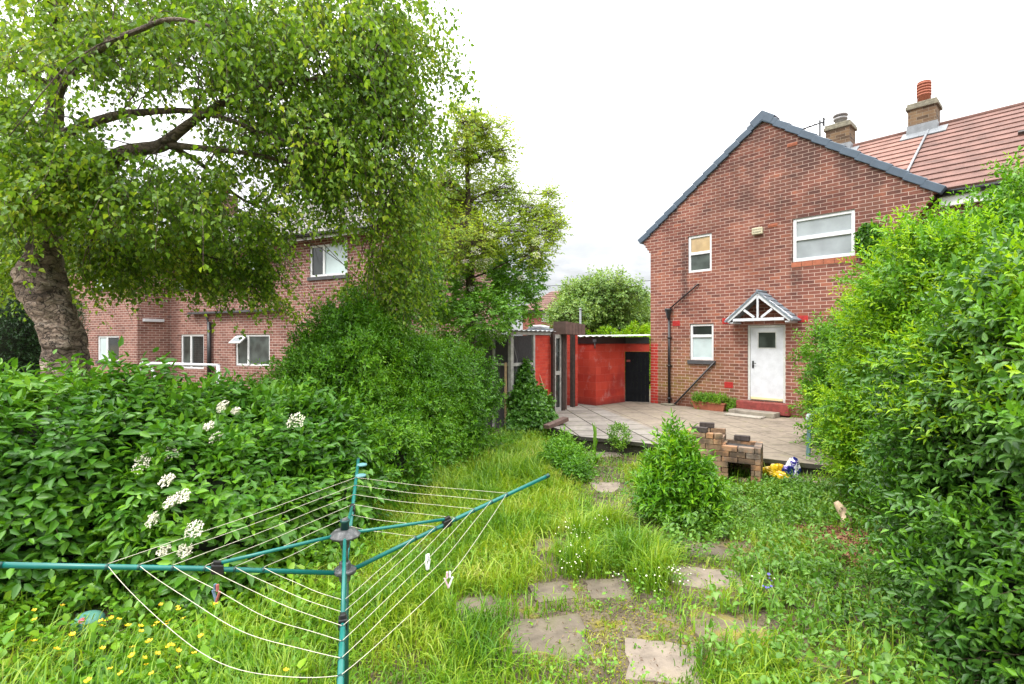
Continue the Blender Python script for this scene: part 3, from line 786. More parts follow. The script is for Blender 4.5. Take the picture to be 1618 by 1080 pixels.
for k in range(n_):                                          # corrugated sheets, ridges running back from the patio
    x0, x1 = -2.75+k*3.4/n_, -2.75+(k+1)*3.4/n_; za, zb = .018*math.sin(k*math.pi/1.5), .018*math.sin((k+1)*math.pi/1.5)
    f = 2.022
    y1 = 2.6
    mb.poly([(x0, -.08, f+za), (x1, -.08, f+zb), (x1, y1, f+.06+zb), (x0, y1, f+.06+za)])
    mb.poly([(x0, -.08, f+za-.012), (x0, -.08, f+za), (x1, -.08, f+zb), (x1, -.08, f+zb-.012)][::-1])
mb.build('roof', M['corr'], sh)
mb = MB(); mb.box(-.03, .06, -.10, -.036, 1.84, 1.93).tube([(.02, -.07, 1.84), (.02, -.07, 1.66)], .018, 6); mb.build('downpipe', M['sill'], sh)
mb = MB(); cpts = [(-.98+.03*math.sin(t*1.3), -.03, 1.74-.20*(1-math.cos(t))*.9) for t in np.linspace(0, 6.28, 18)]
cpts = [(-.92+.085*math.sin(t), -.03, 1.60+.16*math.cos(t)) for t in np.linspace(0, 6.28, 18)]
mb.tube(cpts, .008, 5); mb.tube([(-.92, -.03, 1.44), (-.93, -.02, .9), (-.86, -.03, .4), (-.84, -.02, .1)], .008, 5); mb.build('cable', M['upvc'], sh)

gt = thing('side_gate', 'black boarded gate closing the passage between red shed and house', 'gate', H.w(-.65, -.40, 0), H.rz+math.atan2(.36, .64))
mb = MB(); n_ = 6
for k in range(n_): mb.box(.005+k*.1205, .1225+k*.1205, 0, .03, .02, 1.552-.0005*k)
mb.build('boards', M['blackwood'], gt)
for z in (.25, .85, 1.35): MB().box(.006, .72, .031, .06, z, z+.1).build('rail', M['blackwood'], gt)
MB().box(.05, .16, -.012, -.001, 1.24, 1.30).build('latch', M['redpaint'], gt)

Av = Frame((-.03, 12.2, ZG), math.atan2(.7517, .6595))
av = thing('timber_aviary', 'grey timber and wire mesh lean-to with one red painted brick panel', 'outbuilding', Av.P0, Av.rz)
TZ = 2.35
xm = Av.px(842.5, 540)[0]; xr = Av.px(869, 540)[0]; xe = xr+.12
def apost(x, y=0, w=.075, nm='post', z1=TZ-.02): return MB().box(x-w/2, x+w/2, y-w/2, y+w/2, 0, z1).build(nm, M['greywood'], av, bevel=.004)
apost(0, w=.10); apost(xm); apost(0, .55, .06); apost(0, 1.15, .06)
MB().box(-.05, xr, -.04, .04, TZ-.019, TZ+.06).build('top_rail', M['greywood'], av, bevel=.004)
zr = Av.px(825, 575)[1]
MB().box(.051, xm-.038, -.028, .028, zr-.04, zr+.04).build('rail', M['greywood'], av, bevel=.004)
MB().box(-.03, .03, .051, 1.12, zr-.03, zr+.03).build('rail', M['greywood'], av, bevel=.004)
MB().box(-.03, .03, .051, 1.12, TZ-.10, TZ-.021).build('rail', M['greywood'], av, bevel=.004)
m, nt, b, o = nmat('wire netting')
co = objco(nt); sx = nt.nodes.new('ShaderNodeSeparateXYZ'); L(nt, co, sx.inputs[0])
hxy = mathn(nt, 'ADD', sx.outputs[0], sx.outputs[1])
def cell(v): return mathn(nt, 'LESS_THAN', mathn(nt, 'FRACT', mathn(nt, 'MULTIPLY', v, 60)), .30)
fac = mathn(nt, 'MAXIMUM', cell(hxy), cell(sx.outputs[2]))
b.inputs['Base Color'].default_value = (.07, .07, .075, 1); b.inputs['Roughness'].default_value = .6
tr = nt.nodes.new('ShaderNodeBsdfTransparent'); ms = nt.nodes.new('ShaderNodeMixShader')
L(nt, fac, ms.inputs[0]); L(nt, tr.outputs[0], ms.inputs[1]); L(nt, b.outputs[0], ms.inputs[2]); L(nt, ms.outputs[0], o.inputs['Surface'])
M['net'] = m
MB().poly([(.05, 0, .02), (xm-.037, 0, .02), (xm-.037, 0, TZ-.02), (.05, 0, TZ-.02)]).build('mesh_panel', m, av)
MB().poly([(0, 1.15, .02), (0, .05, .02), (0, .05, TZ-.02), (0, 1.15, TZ-.02)]).build('mesh_panel', m, av)
MB().box(xm+.04, xr, -.01, .10, .0, TZ-.022).build('red_panel', M['redbrick'], av)
mb = MB(); mb.box(-.0, xe, 1.2, 1.26, 0, TZ-.03).box(xe-.05, xe, .11, 1.19, 0, TZ-.03); mb.build('back_wall', M['darkwood'], av)
MB().tube([(.25, .06, 1.0), (.3, .05, 1.7), (.15, .05, 2.1)], .012, 5).build('dead_stem', M['greywood'], av)
mb = MB()
for k in range(30):
    x0, x1 = -.15+k*(xe+.15)/30, -.15+(k+1)*(xe+.15)/30; za, zb = .014*math.sin(k*math.pi/1.5), .014*math.sin((k+1)*math.pi/1.5)
    mb.poly([(x0, -.12, TZ+.085+za), (x1, -.12, TZ+.085+zb), (x1, 1.3, TZ+.11+zb), (x0, 1.3, TZ+.11+za)])
mb.build('roof', M['corr'], av)

po = thing('timber_porch', 'dark posts carrying a brown boxed timber fascia between mesh lean-to and shed', 'porch', H.w(-.37, -3.43, 0), H.rz)
mb = MB()
T0, T1 = 2.40, 2.33; B0, B1 = 2.06, 2.045
P = [(-.45, 0, B0), (0, 0, B0), (0, .80, B1), (-.45, .80, B1)]; Q = [(-.45, 0, T0), (0, 0, T0), (0, .80, T1), (-.45, .80, T1)]
mb.poly(P[::-1]); mb.poly(Q)
for k in range(4): mb.poly([P[k], P[(k+1) % 4], Q[(k+1) % 4], Q[k]])
fa = mb.build('fascia', M['brownwood'], po, bevel=.006)
mb = MB()
for k in range(1, 6): mb.box(.001, .004, k*.13, k*.13+.006, B1+.015, T1-.01)
mb.build('joint', M['darkwood'], fa)
def hp(px, Z): # pixel column at depth -> porch coordinates
    p = at(px, 540, Z)-po.location; return p.dot(H.u), p.dot(H.n)
for px, Z, w_ in ((873.5, 13.30, .085), (888.5, 13.72, .12), (904.8, 14.45, .11)):
    x, y = hp(px, Z); MB().box(x-w_/2, x+w_/2, y-w_/2, y+w_/2, -.1, 2.06).build('post', M['darkwood'], po, bevel=.005)
x, y = hp(899, 14.75); MB().box(x-.35, x+.25, y-.0, y+.1, -.1, 2.3).build('red_panel', M['redbrick'], po)
x0, y0 = hp(876.5, 13.45); x1, y1 = hp(885.5, 13.62)
d_ = Vector((x1-x0, y1-y0, 0)); nrm = Vector((d_.y, -d_.x, 0)).normalized()
mb = MB(); c = Vector(((x0+x1)/2, (y0+y1)/2, 1.0))
for s in (-1, 1): mb.obox(c+d_*.46*s, d_*.08, nrm*.02, (0, 0, 1.05))
for z in (-.95, .02, 1.0): mb.obox(c+Vector((0, 0, z)), d_*.38, nrm*.018, (0, 0, .05))
fr = mb.build('side_frame', M['greywood'], po)
mb = MB(); mb.obox(c-nrm*.03, d_*.45, nrm*.004, (0, 0, .98)); mb.build('pane', M['glass_dark'], fr)
x, y = hp(893.8, 13.95); MB().box(x-.025, x+.025, y-.025, y+.025, -.05, 2.06).build('post', M['brownwood'], po)

# scraps lying about the sheds
pk = thing('white_board', 'short white board leaning at the foot of the red shed wall', 'board', H.w(-1.52, -2.02, 0), H.rz)
mb = MB(); mb.obox((.06, -.06, .16), (.12, -.05, -.155), (.035, .05, .01), (.01, -.004, .012)); mb.build('plank', M['greyframe'], pk, bevel=.004)
pk = thing('broken_timber', 'weathered offcut of timber lying on the patio edge beside the ivy', 'timber', on(879, 672, 0.0))
mb = MB(); mb.obox((0, 0, .06), (.24, .26, .05), (.06, -.055, 0), (-.006, -.006, .045)); mb.build('beam', M['brownwood'], pk, bevel=.01)
pk = thing('bamboo_cane', 'thin bare cane leaning against the red brick panel', 'cane', on(873, 655, 0))
p0 = Vector((0, 0, 0)); p1 = at(852, 590, 13.05)-pk.location
MB().tube([p0, p0.lerp(p1, .5)+Vector((.01, 0, -.02)), p1], [.014, .013, .011], 7).build('stem', M['tanwood'], pk)
pk = thing('fence_stake', 'bare split timber stake standing by the end post of the mesh lean-to', 'stake', on(799, 681, ZG))
mb = MB(); mb.obox((0, 0, .8), (.03, 0, 0), (0, .02, 0), (0, 0, .85)); mb.build('stake', M['tanwood'], pk, bevel=.004)

# ================================================================== the neighbour's house behind the left hedge
LF = Frame((-12.67, 18.8, 0), math.atan2(-.4452, .8954))
lh = thing('neighbour_house', 'brown brick house with white windows behind the birch tree', 'house', LF.P0, LF.rz)
WR = LF.px(592, 540)[0]; LEZ = 5.05; Y1 = -1.12
def lrect(x0, x1, zt, zb, d=0): return (LF.px(x0, 540, d)[0], LF.px(x1, 540, d)[0], zb, zt)
zt, zb = LF.px(305, 528)[1], LF.px(305, 576)[1]
r1 = lrect(285.5, 322, zt, zb-.15); r2 = lrect(372, 426, LF.px(395, 528)[1], LF.px(395, 578)[1])
r3 = lrect(489, 549, LF.px(515, 385)[1], LF.px(515, 436)[1]); r4 = lrect(390, 421, r3[3], r3[2]); r5 = lrect(277, 306, r3[3], r3[2])
mb = MB(); wall(mb, 0, WR, -.4, LEZ, 0, .25, [r1, r2, r3, r4, r5]); wall(mb, WR-.26, WR-.001, -.4, LEZ, .2505, 7.5)
mb.build('wall', M['brick2'], lh)
r6 = lrect(154, 188, LF.px(170, 530, Y1)[1], LF.px(170, 570, Y1)[1], Y1); r7 = lrect(148, 179, LF.px(165, 420, Y1)[1], LF.px(165, 455, Y1)[1], Y1)
mb = MB(); wall(mb, -9, 0, -.4, LEZ, Y1, .25, [r6, r7]); mb.box(-.25, -.001, Y1+.2505, -.0005, -.4, LEZ)
mb.build('bay_wall', M['brick2'], lh)
window(lh, r1, 0, bars_x=[r1[0]+.42*(r1[1]-r1[0])], panes=['glass_frost', 'glass_dark'])
wo = window(lh, r2, 0, bars_x=[r2[0]+.36*(r2[1]-r2[0])], panes=['glass_frost', 'glass_frost'])
mb = MB(); vx0, vx1 = r2[0]+.03, r2[0]+.36*(r2[1]-r2[0])-.03; zt = r2[3]-.07
hgt = .34
for (xa, xb, ta, tb) in ((vx0, vx1, 0, .06), (vx0, vx1, hgt-.06, hgt), (vx0, vx0+.06, .06, hgt-.06), (vx1-.06, vx1, .06, hgt-.06)):
    tm = (ta+tb)/2; mb.obox(((xa+xb)/2, -.01-tm*.75, zt-tm*.66), ((xb-xa)/2, 0, 0), (0, -.75*(tb-ta)/2, -.66*(tb-ta)/2), (0, .012, -.014))
v = mb.build('open_vent', M['upvc'], wo)
mb = MB(); mb.obox(((vx0+vx1)/2, -.01-.17*.75, zt-.17*.66), ((vx1-vx0)/2-.06, 0, 0), (0, -.75*.11, -.66*.11), (0, .003, -.0035)); mb.build('pane', M['glass_grey'], v)
window(lh, r3, 0, bars_x=[r3[0]+.37*(r3[1]-r3[0])], panes=['glass_dark', 'glass_blue'], sill='sill')
window(lh, r4, 0, panes=['glass_blue'], sill='sill'); window(lh, r5, 0, bars_x=[(r5[0]+r5[1])/2], panes=['glass_grey'], sill='sill')
window(lh, r6, Y1, bars_x=[r6[0]+.42*(r6[1]-r6[0])], panes=['glass_blue', 'glass_dark'], sill='sill')
window(lh, r7, Y1, bars_x=[(r7[0]+r7[1])/2], panes=['glass_blue'], sill='sill')
tiled_slope(lh, 'tileG', (-9.3, Y1-.35, LEZ), (WR+.2, Y1+.75, LEZ), (WR+.2, 3.8, LEZ+2.55), (-9.3, 3.8, LEZ+2.55), 14)
tiled_slope(lh, 'tileG', (WR+.2, 8.4, LEZ), (-9.3, 8.4, LEZ), (-9.3, 3.8, LEZ+2.55), (WR+.2, 3.8, LEZ+2.55), 14)
MB().box(-.0, WR+.2, -.36, -.33, LEZ-.14, LEZ-.03).build('fascia', M['upvc'], lh)
MB().tube([(0, -.42, LEZ-.03), (WR+.2, -.42, LEZ-.03)], .055, 7).build('gutter', M['gutter'], lh)
cxl = LF.px(356, 320, 3.8)[0]
mb = MB(); mb.box(cxl-.4, cxl+.4, 3.45, 4.15, LEZ+1.6, LEZ+3.5); ch = mb.build('chimney', M['stack'], lh)
mb = MB(); mb.lathe([(.13, 0), (.12, .5), (.15, .5), (.15, .6)], 12, (cxl, 3.8, LEZ+3.5)); mb.build('chimney_pot', M['terracotta'], ch)
dx_ = LF.px(335, 540)[0]
mb = MB(); mb.tube([(dx_, -.10, 0), (dx_, -.10, 2.55)], .07, 10); mb.tube([(dx_, -.10, 2.45), (dx_-.35, -.06, 2.95)], .03, 8); mb.build('downpipe', M['gutter'], lh)
za = LF.px(330, 494)[1]
MB().box(LF.px(306, 494)[0], LF.px(450, 494)[0], -.22, -.001, za-.035, za+.03).build('canopy_edge', M['sill'], lh)
x_, z_ = LF.px(257, 507, -.5); 
p = LF.w(0, -.62, LF.px(262, 507)[1])
MB().box(.0005, .10, -.95, -.28, p.z-.05, p.z+.05).build('light_fitting', M['whitepaint'], lh)
# white handrail by the steps
ra = LF.px(222, 574, -1.6); rb = LF.px(345, 574, -1.6)
hr = thing('white_handrail', 'white painted tubular handrail with a curved brace in front of the neighbour house', 'handrail', LF.w(ra[0], -1.6, 0), LF.rz)
ln = rb[0]-ra[0]; zz = ra[1]+.02
MB().tube([(0, 0, -.4), (0, 0, zz-.12), (.04, 0, zz-.03), (.14, 0, zz), (ln, 0, zz)], .05, 8).build('rail', M['whitepaint'], hr)
MB().tube([(.3, 0, zz), (.5, 0, zz-.05), (.68, 0, zz-.2), (.85, 0, zz-.45), (.95, 0, -.3)], .05, 8).build('brace', M['whitepaint'], hr)
MB().tube([(ln, 0, zz), (ln, 0, -.4)], .05, 8).build('post', M['whitepaint'], hr)

# ================================================================== far things beyond the sheds
FF = Frame(tuple(at(800, 540, 44))[:2]+(0,), R(-8))
fh = thing('far_house', 'distant brick house with a hipped red tiled roof seen above the sheds', 'house', FF.P0, FF.rz)
fa_, fb_ = FF.px(826, 540)[0], FF.px(960, 540)[0]; ez = FF.px(860, 490)[1]
wr = (FF.px(855.5, 540)[0], FF.px(868.5, 540)[0], FF.px(862, 508)[1], FF.px(862, 494.5)[1])
mb = MB(); wall(mb, fa_, fb_, -.3, ez+.1, 0, .25, [wr]); wall(mb, fa_, fa_+.05, -.3, ez+.1, .2505, 7); mb.box(fb_-.3, fb_, .251, 7, -.3, ez); mb.box(fa_, fb_, 7.01, 7.2, -.3, ez)
mb.build('wall', M['brick3'], fh); window(fh, wr, 0, bars_x=[wr[0]+.5*(wr[1]-wr[0])], panes=['glass_grey'], fw=.12)
ra_, rz_ = FF.px(872, 460, 3.6)
tiled_slope(fh, 'tileB', (fa_-.3, -.35, ez), (fb_+.3, -.35, ez), (fb_-3, 3.6, rz_), (ra_, 3.6, rz_), 10, .06)
tiled_slope(fh, 'tileB', (fa_-.3, 7.5, ez), (fa_-.3, -.35, ez), (ra_, 3.6, rz_), (ra_+.01, 3.61, rz_), 10, .06)
tiled_slope(fh, 'tileB', (fb_+.3, 7.5, ez), (fa_-.3, 7.5, ez), (ra_, 3.6, rz_), (fb_-3, 3.6, rz_), 10, .06)
MB().box(fa_-.3, fb_+.3, -.40, -.36, ez-.22, ez-.02).build('gutter', M['gutter'], fh)
c_, cz_ = FF.px(901, 452, 3.6); mb = MB(); mb.box(c_-.45, c_+.45, 3.2, 4.0, rz_-.6, cz_); mb.build('chimney', M['stack'], fh)
gg = thing('low_garage', 'low dark outbuilding roof with a pale ridge behind the mesh lean-to', 'outbuilding', at(858, 540, 21)*1.0-Vector((0, 0, CAMZ)))
mb = MB(); mb.box(-.62, .48, 0, 2.5, -.3, 2.26); mb.build('wall', M['darkwood'], gg)
MB().box(-.66, .52, -.06, 2.56, 2.262, 2.40).build('roof', M['slate'], gg, bevel=.02)
MB().tube([(-.6, .3, 2.47), (-.1, .3, 2.50), (.28, .3, 2.44)], .075, 8).build('ridge', M['corr'], gg)
lp = thing('metal_pole', 'slim grey metal pole standing in front of the far cherry tree', 'pole', at(917, 540, 22)-Vector((0, 0, CAMZ+.3)))
mb = MB(); mb.tube([(0, 0, 0), (0, 0, 1.2)], .06, 8); mb.tube([(0, 0, 1.2), (0, 0, 3.55)], .045, 8); mb.build('shaft', M['lead'], lp)
MB().lathe([(.045, 0), (.06, .01), (.06, .05), (.02, .08)], 8, (0, 0, 3.55)).build('cap', M['lead'], lp)
wi = thing('overhead_cable', 'thin overhead cable crossing the sky beside the brick house', 'cable', at(700, 452, 34))
q_ = at(1250, 418, 34)-wi.location
MB().tube([q_*t-Vector((0, 0, .5*math.sin(math.pi*t))) for t in np.linspace(0, 1, 12)], .018, 5).build('cable', M['gutter'], wi)

# ================================================================== rotary airer
h_ = 2.8
HB = Vector((-.33*h_, h_, CAMZ-.4525*h_))
ra = thing('rotary_airer', 'green rotary washing line opened out on its pole in the long grass', 'washing line', (HB.x, HB.y, ZG))
hz = HB.z-ZG
MB().tube([(0, 0, -.1), (0, 0, hz+.02)], .0205, 14).build('pole', M['airerdk'], ra)
MB().tube([(0, 0, hz-.01), (0, 0, hz+.29)], .0165, 14).build('inner_pole', M['hub'], ra)
mb = MB(); mb.lathe([(.026, -.055), (.030, -.05), (.032, -.01), (.06, -.008), (.062, .012), (.034, .016), (.030, .05), (.022, .055)], 20, (0, 0, hz)); mb.build('slider_hub', M['hub'], ra, bevel=.002)
mb = MB(); mb.lathe([(.024, .13), (.028, .185), (.078, .190), (.084, .202), (.060, .224), (.026, .232)], 20, (0, 0, hz)); tophub = mb.build('top_hub', M['hub'], ra, bevel=.002)
MB().lathe([(.024, .228), (.022, .27), (.026, .272), (.026, .285), (.019, .285), (.018, .272)], 16, (0, 0, hz)).build('cap', M['airerdk'], tophub)
rl = .485*h_
arms = {}
for k, (dx, dy, q, ln) in {'R': (.858, .5135, .1215, 1.0), 'B': (-.24, .971, .110, 1.0), 'L': (-.858, -.5135, .1215, 1.02), 'F': (.30, -.954, .030, 1.0)}.items():
    d = Vector((dx*rl, dy*rl, q*h_)); arms[k] = d
    dn = d.normalized(); s0 = Vector((0, 0, hz))
    A = lambda t: s0+d*t
    ao = MB().tube([s0+Vector((dx, dy, 0))*.045, A(.5), A(ln)], .0125, 10).build('arm', M['airer'], ra)
    mb = MB(); mb.obox(A(.449), dn*.028, dn.cross(Vector((0, 0, 1))).normalized()*.019, Vector((0, 0, .023))); mb.obox(A(.449)+Vector((0, 0, .026)), dn*.018, dn.cross(Vector((0, 0, 1))).normalized()*.012, Vector((0, 0, .014)))
    mb.build('clamp', M['black'], ao, bevel=.004)
    MB().tube([Vector((dx*.055, dy*.055, hz+.205)), A(.449)+Vector((0, 0, .026))], .0095, 8).build('strut', M['airer'], ra)
    mb = MB(); mb.tube([A(ln-.006), A(ln+.012)], .0145, 8); mb.build('end_cap', M['airerdk'], ao)
    for t in (.30, .395, .49, .585, .68, .765): MB().tube([A(t)-dn*.006, A(t)+dn*.006], .0145, 8).build('line_clip', M['airerdk'], ao)
    if k == 'B':
        for t in (.80, .93):
            mb = MB(); c = A(t)+Vector((.035, -.004, .004)); mb.lathe([(.036, -.008), (.040, -.003), (.040, .003), (.036, .008)], 14, c); mb.build('line_cleat', plain('teal plastic', (.10, .24, .26), .5), ao)
fr_ = (.30, .395, .49, .585, .68, .765)
sags = {('L', 'F'): (.012, .015, .02, .035, .07, .17), ('F', 'R'): (.01, .01, .015, .02, .035, .09), ('R', 'B'): (.008,)*6, ('B', 'L'): (.006,)*6}
LINES = {}
for (a, b), sg in sags.items():
    for t, s in zip(fr_, sg):
        p, q = Vector((0, 0, hz))+arms[a]*t, Vector((0, 0, hz))+arms[b]*t
        p += Vector((0, 0, .012)); q += Vector((0, 0, .012)); pts = []
        for i in range(25):
            u = i/24; kink = .010*math.sin(9*u+4*t)*math.sin(math.pi*u)*(1 if s > .03 else .25)
            pts.append(p.lerp(q, u)-Vector((0, 0, s*4*u*(1-u)+kink)))
        LINES[(a, b, t)] = pts
        MB().tube(pts, .0013, 6).build('line', M['cord'], ra)
def peg(label, key, u, mat, tw, mat2=None, open_=.006):
    pts = LINES[key]; p = pts[int(u*24)]+Vector(ra.location)
    t = thing('clothes_peg', label, 'clothes peg', p, tw)
    for s in (-1, 1):
        mb = MB(); mb.obox((s*.007, 0, .010), (.0045, 0, 0), (0, .006, 0), (.0+s*.0, 0, .016)); mb.obox((s*(.010), 0, -.030), (.0042, 0, 0), (0, .0055, 0), (s*open_, 0, .026))
        mb.build('jaw', M[mat2] if (mat2 and s > 0) else M[mat], t, bevel=.0015)
    MB().tube([(-.013, 0, .0), (0, .009, .001), (.013, 0, .0), (0, -.009, .001), (-.013, 0, 0)], .0016, 5).build('spring', M['lead'], t)
M['pegw'] = plain('white peg plastic', (.70, .71, .72), .5, var=.06); M['pegp'] = plain('faded pink peg', (.62, .40, .48), .5, var=.1)
M['pegb'] = plain('slate blue peg', (.10, .16, .22), .5); M['pegr'] = plain('dull red peg', (.35, .10, .09), .5)
peg('white peg high on the slack right-hand lines', ('F', 'R', .585), .56, 'pegw', R(60))
peg('larger pink and white peg pinching the outermost slack lines', ('F', 'R', .765), .50, 'pegp', R(20), 'pegw', .011)
peg('blue and red peg on the left-hand lines', ('L', 'F', .585), .30, 'pegb', R(-20), 'pegr', .011)

# ================================================================== brick barbecue
bb_rz = math.atan2(-.49, .87)
bb = thing('brick_barbecue', 'soot stained garden barbecue built of buff bricks', 'barbecue', (3.6-.87*.80, 7.32+.49*.80, ZG-.05), bb_rz)
m, nt, b, o = nmat('loose buff brick')
g = nt.nodes.new('ShaderNodeNewGeometry'); co = objco(nt); n2 = noise(nt, 26, 5, co); n3 = noise(nt, 5, 5, co)
c = ramp(nt, mathn(nt, 'ADD', mathn(nt, 'MULTIPLY', g.outputs['Random Per Island'], .7), mathn(nt, 'MULTIPLY', n2, .3)), [(.1, (.15, .085, .05)), (.3, (.27, .17, .10)), (.5, (.34, .235, .15)), (.68, (.38, .19, .09)), (.85, (.27, .21, .17))])
c = mix(nt, mathn(nt, 'MULTIPLY', maprange(nt, n3, .45, .62), .75), c, (.045, .035, .03))
sx = nt.nodes.new('ShaderNodeSeparateXYZ'); L(nt, co, sx.inputs[0])
soot = mathn(nt, 'MULTIPLY', mathn(nt, 'MULTIPLY', maprange(nt, sx.outputs[0], .25, .36), maprange(nt, sx.outputs[0], .72, .62)), mathn(nt, 'MULTIPLY', maprange(nt, sx.outputs[2], .30, .36), maprange(nt, sx.outputs[2], .50, .42)))
c = mix(nt, mathn(nt, 'MULTIPLY', soot, .8), c, (.025, .022, .02))
L(nt, c, b.inputs['Base Color']); b.inputs['Roughness'].default_value = .92; bump(nt, b, n2, .6, .008)
M['bbq'] = m
rr = random.Random(5)
BW, BH, BD = .225, .082, .11
mb = MB(); XL, XR = -.30, .80
def brick(x0, x1, y0, y1, k):
    j = lambda s: rr.uniform(-s, s); g_ = .005; z0 = k*BH
    a = j(.012)
    mb.obox(((x0+x1)/2+j(.003), (y0+y1)/2+j(.004), z0+BH/2-.003+j(.0015)), ((x1-x0)/2-g_, a*.4, 0), (-a*.2, (y1-y0)/2-g_, 0), (0, 0, BH/2-.0035))
def course(x0, x1, y0, y1, k, skip=()):
    x = x0-(BW/2 if k % 2 else 0)
    while x < x1-.02:
        a, c = max(x, x0), min(x+BW, x1)
        for s0, s1 in skip:
            if a < s1 and c > s0:
                if a < s0: brick(a, s0, y0, y1, k)
                a = max(a, s1) if c > s1 else c
        if c-a > .03: brick(a, c, y0, y1, k)
        x += BW
for k in range(8):
    hole = [(.36, .66), (-.14, .18)] if 2 <= k <= 4 else [(.36, .66), (-.14, .18)] if k < 2 else []
    course(XL, XR, 0, BD, k, hole)
    if k < 2: course(.36, .66, BD*.9, BD*1.9, k)
    course(XL, XR, .52, .52+BD, k)
    for xa in (XL, .20, XR-BD):
        brick(xa, xa+BD, BD, BD+.205, k); brick(xa, xa+BD, BD+.205, .52, k)
for k in range(8, 10):
    course(XL, .27 - (.0 if k < 9 else .12), 0, BD, k); course(XL, .27, .52, .52+BD, k)
    brick(XL, XL+BD, BD, .52, k)
    if k < 9: brick(.16, .27, BD, .52, k)
mb.build('brickwork', m, bb, bevel=.004)
mb = MB(); mb.box(.26, .70, .12, .50, 5.1*BH, 5.2*BH); mb.build('grate', M['black'], bb)
mb = MB(); mb.box(.29, .69, .125, .50, 7*BH+.02, 7*BH+.03); mb.bar((.3, .2, 8*BH+.0), (.6, .2, 8*BH+.0), .02, .012); mb.build('iron_tray', plain('rusty iron', (.05, .045, .042), .7, var=.3), bb)
def loose(label, x, y, z, rz, tilt=0, mat='bbq', sz=(.112, .054, .036), name='loose_brick', cat='brick'):
    p = bb.matrix_basis @ Vector((x, y, z)) if False else Vector(bb.location)+Matrix.Rotation(bb_rz, 3, 'Z') @ Vector((x, y, z))
    t = thing(name, label, cat, p, bb_rz+rz)
    b_ = MB(); b_.obox((0, 0, sz[2]+.001), (sz[0], 0, tilt), (0, sz[1], 0), (0, 0, sz[2])); b_.build('brick', M[mat], t, bevel=.004)
M['sootbrick'] = plain('sooty brick', (.055, .042, .038), .95, var=.35, scale=16, bmp=.4)
loose('sooty loose brick topmost on the tall end of the barbecue', -.02, .30+.26, 10*BH+.0, .1, 0, 'sootbrick')
loose('dark loose brick on the front course beside the laurel', -.05, .055, 10*BH+.0, -.05, 0, 'sootbrick')
loose('orange half brick standing above the hearth', .21, .06, 9*BH+.0, .5, 0, 'bbq', (.056, .05, .04))
loose('sooty brick bridging the iron hearth tray', .50, .57, 8*BH+.0, -.06, 0, 'sootbrick')
tl = thing('broken_tile', 'broken red clay tiles lying in front of the barbecue', 'tile', on(1160, 783, ZG+.03), R(-35))
mb = MB(); mb.obox((0, 0, .03), (.15, 0, -.01), (0, .10, .02), (0, -.002, .008)); mb.obox((-.07, .06, .052), (.10, .03, .0), (-.03, .08, .012), (0, -.001, .008))
mb.build('tile', plain('faded clay tile', (.24, .12, .09), .9, var=.3, scale=20), tl, bevel=.003)

# ------------------------------------------------------------------ crumpled bag, ball, log, chair
def crumple(name, parent, mat, c, r, seed, amp=.35, lo=0.0):
    mb = MB(); n, m_ = 26, 18; g = np.random.default_rng(seed)
    for a in range(m_+1):
        th = math.pi*a/m_
        for b in range(n):
            d = np.array([[math.sin(th)*math.cos(2*math.pi*b/n), math.sin(th)*math.sin(2*math.pi*b/n), math.cos(th)]])
            q = lump(d, seed, amp)[0]*(1+.05*math.sin(9*th+3*b)) + .04*g.normal()
            p = np.array(c)+d[0]*np.array(r)*q; p[2] = max(p[2], lo+.003*g.random())
            mb.v.append(tuple(p))
    for a in range(m_):
        for b in range(n): mb.f.append([a*n+b, (a+1)*n+b, (a+1)*n+(b+1) % n, a*n+(b+1) % n]); mb.mi.append(0); mb.sm.append(False)
    return mb.build(name, mat, parent)
bagp = on(1234, 757, ZG+.06)
bg_ = thing('plastic_bag', 'crumpled yellow and blue plastic bag dumped beside the barbecue', 'bag', bagp, R(-20))
m, nt, b, o = nmat('yellow printed plastic'); co = objco(nt)
L(nt, ramp(nt, noise(nt, 7, 3, co), [(.40, (.62, .38, .012)), (.60, (.72, .50, .02)), (.66, (.70, .66, .55))]), b.inputs['Base Color']); b.inputs['Roughness'].default_value = .25
crumple('bag_body', bg_, m, (-.06, 0, .09), (.19, .12, .12), 31, .3, .0)
m, nt, b, o = nmat('blue printed plastic'); co = objco(nt)
L(nt, ramp(nt, noise(nt, 9, 2, co), [(.40, (.010, .018, .12)), (.47, (.08, .05, .30)), (.52, (.66, .66, .70)), (.7, (.75, .75, .77))], 'CONSTANT'), b.inputs['Base Color']); b.inputs['Roughness'].default_value = .25
crumple('printed_end', bg_, m, (.13, .03, .14), (.12, .10, .17), 44, .3, .0)
bl = thing('turquoise_ball', 'deflated turquoise play ball with a pink mark half sunk in the weeds', 'ball', on(140, 1000, ZG))
m, nt, b, o = nmat('turquoise plastic'); co = objco(nt); sx = nt.nodes.new('ShaderNodeSeparateXYZ'); L(nt, co, sx.inputs[0])
n_ = noise(nt, 6, 4, co)
c = ramp(nt, n_, [(.35, (.06, .20, .16)), (.6, (.12, .30, .24))])
dx1 = mathn(nt, 'POWER', mathn(nt, 'ADD', sx.outputs[0], -.008), 2); dz1 = mathn(nt, 'POWER', mathn(nt, 'ADD', sx.outputs[2], -.165), 2)
pk_ = mathn(nt, 'LESS_THAN', mathn(nt, 'ADD', dx1, mathn(nt, 'MULTIPLY', dz1, 2)), .00045)
pk_ = mathn(nt, 'MULTIPLY', pk_, mathn(nt, 'LESS_THAN', sx.outputs[1], -.01))
L(nt, mix(nt, pk_, c, (.62, .05, .10)), b.inputs['Base Color']); b.inputs['Roughness'].default_value = .4
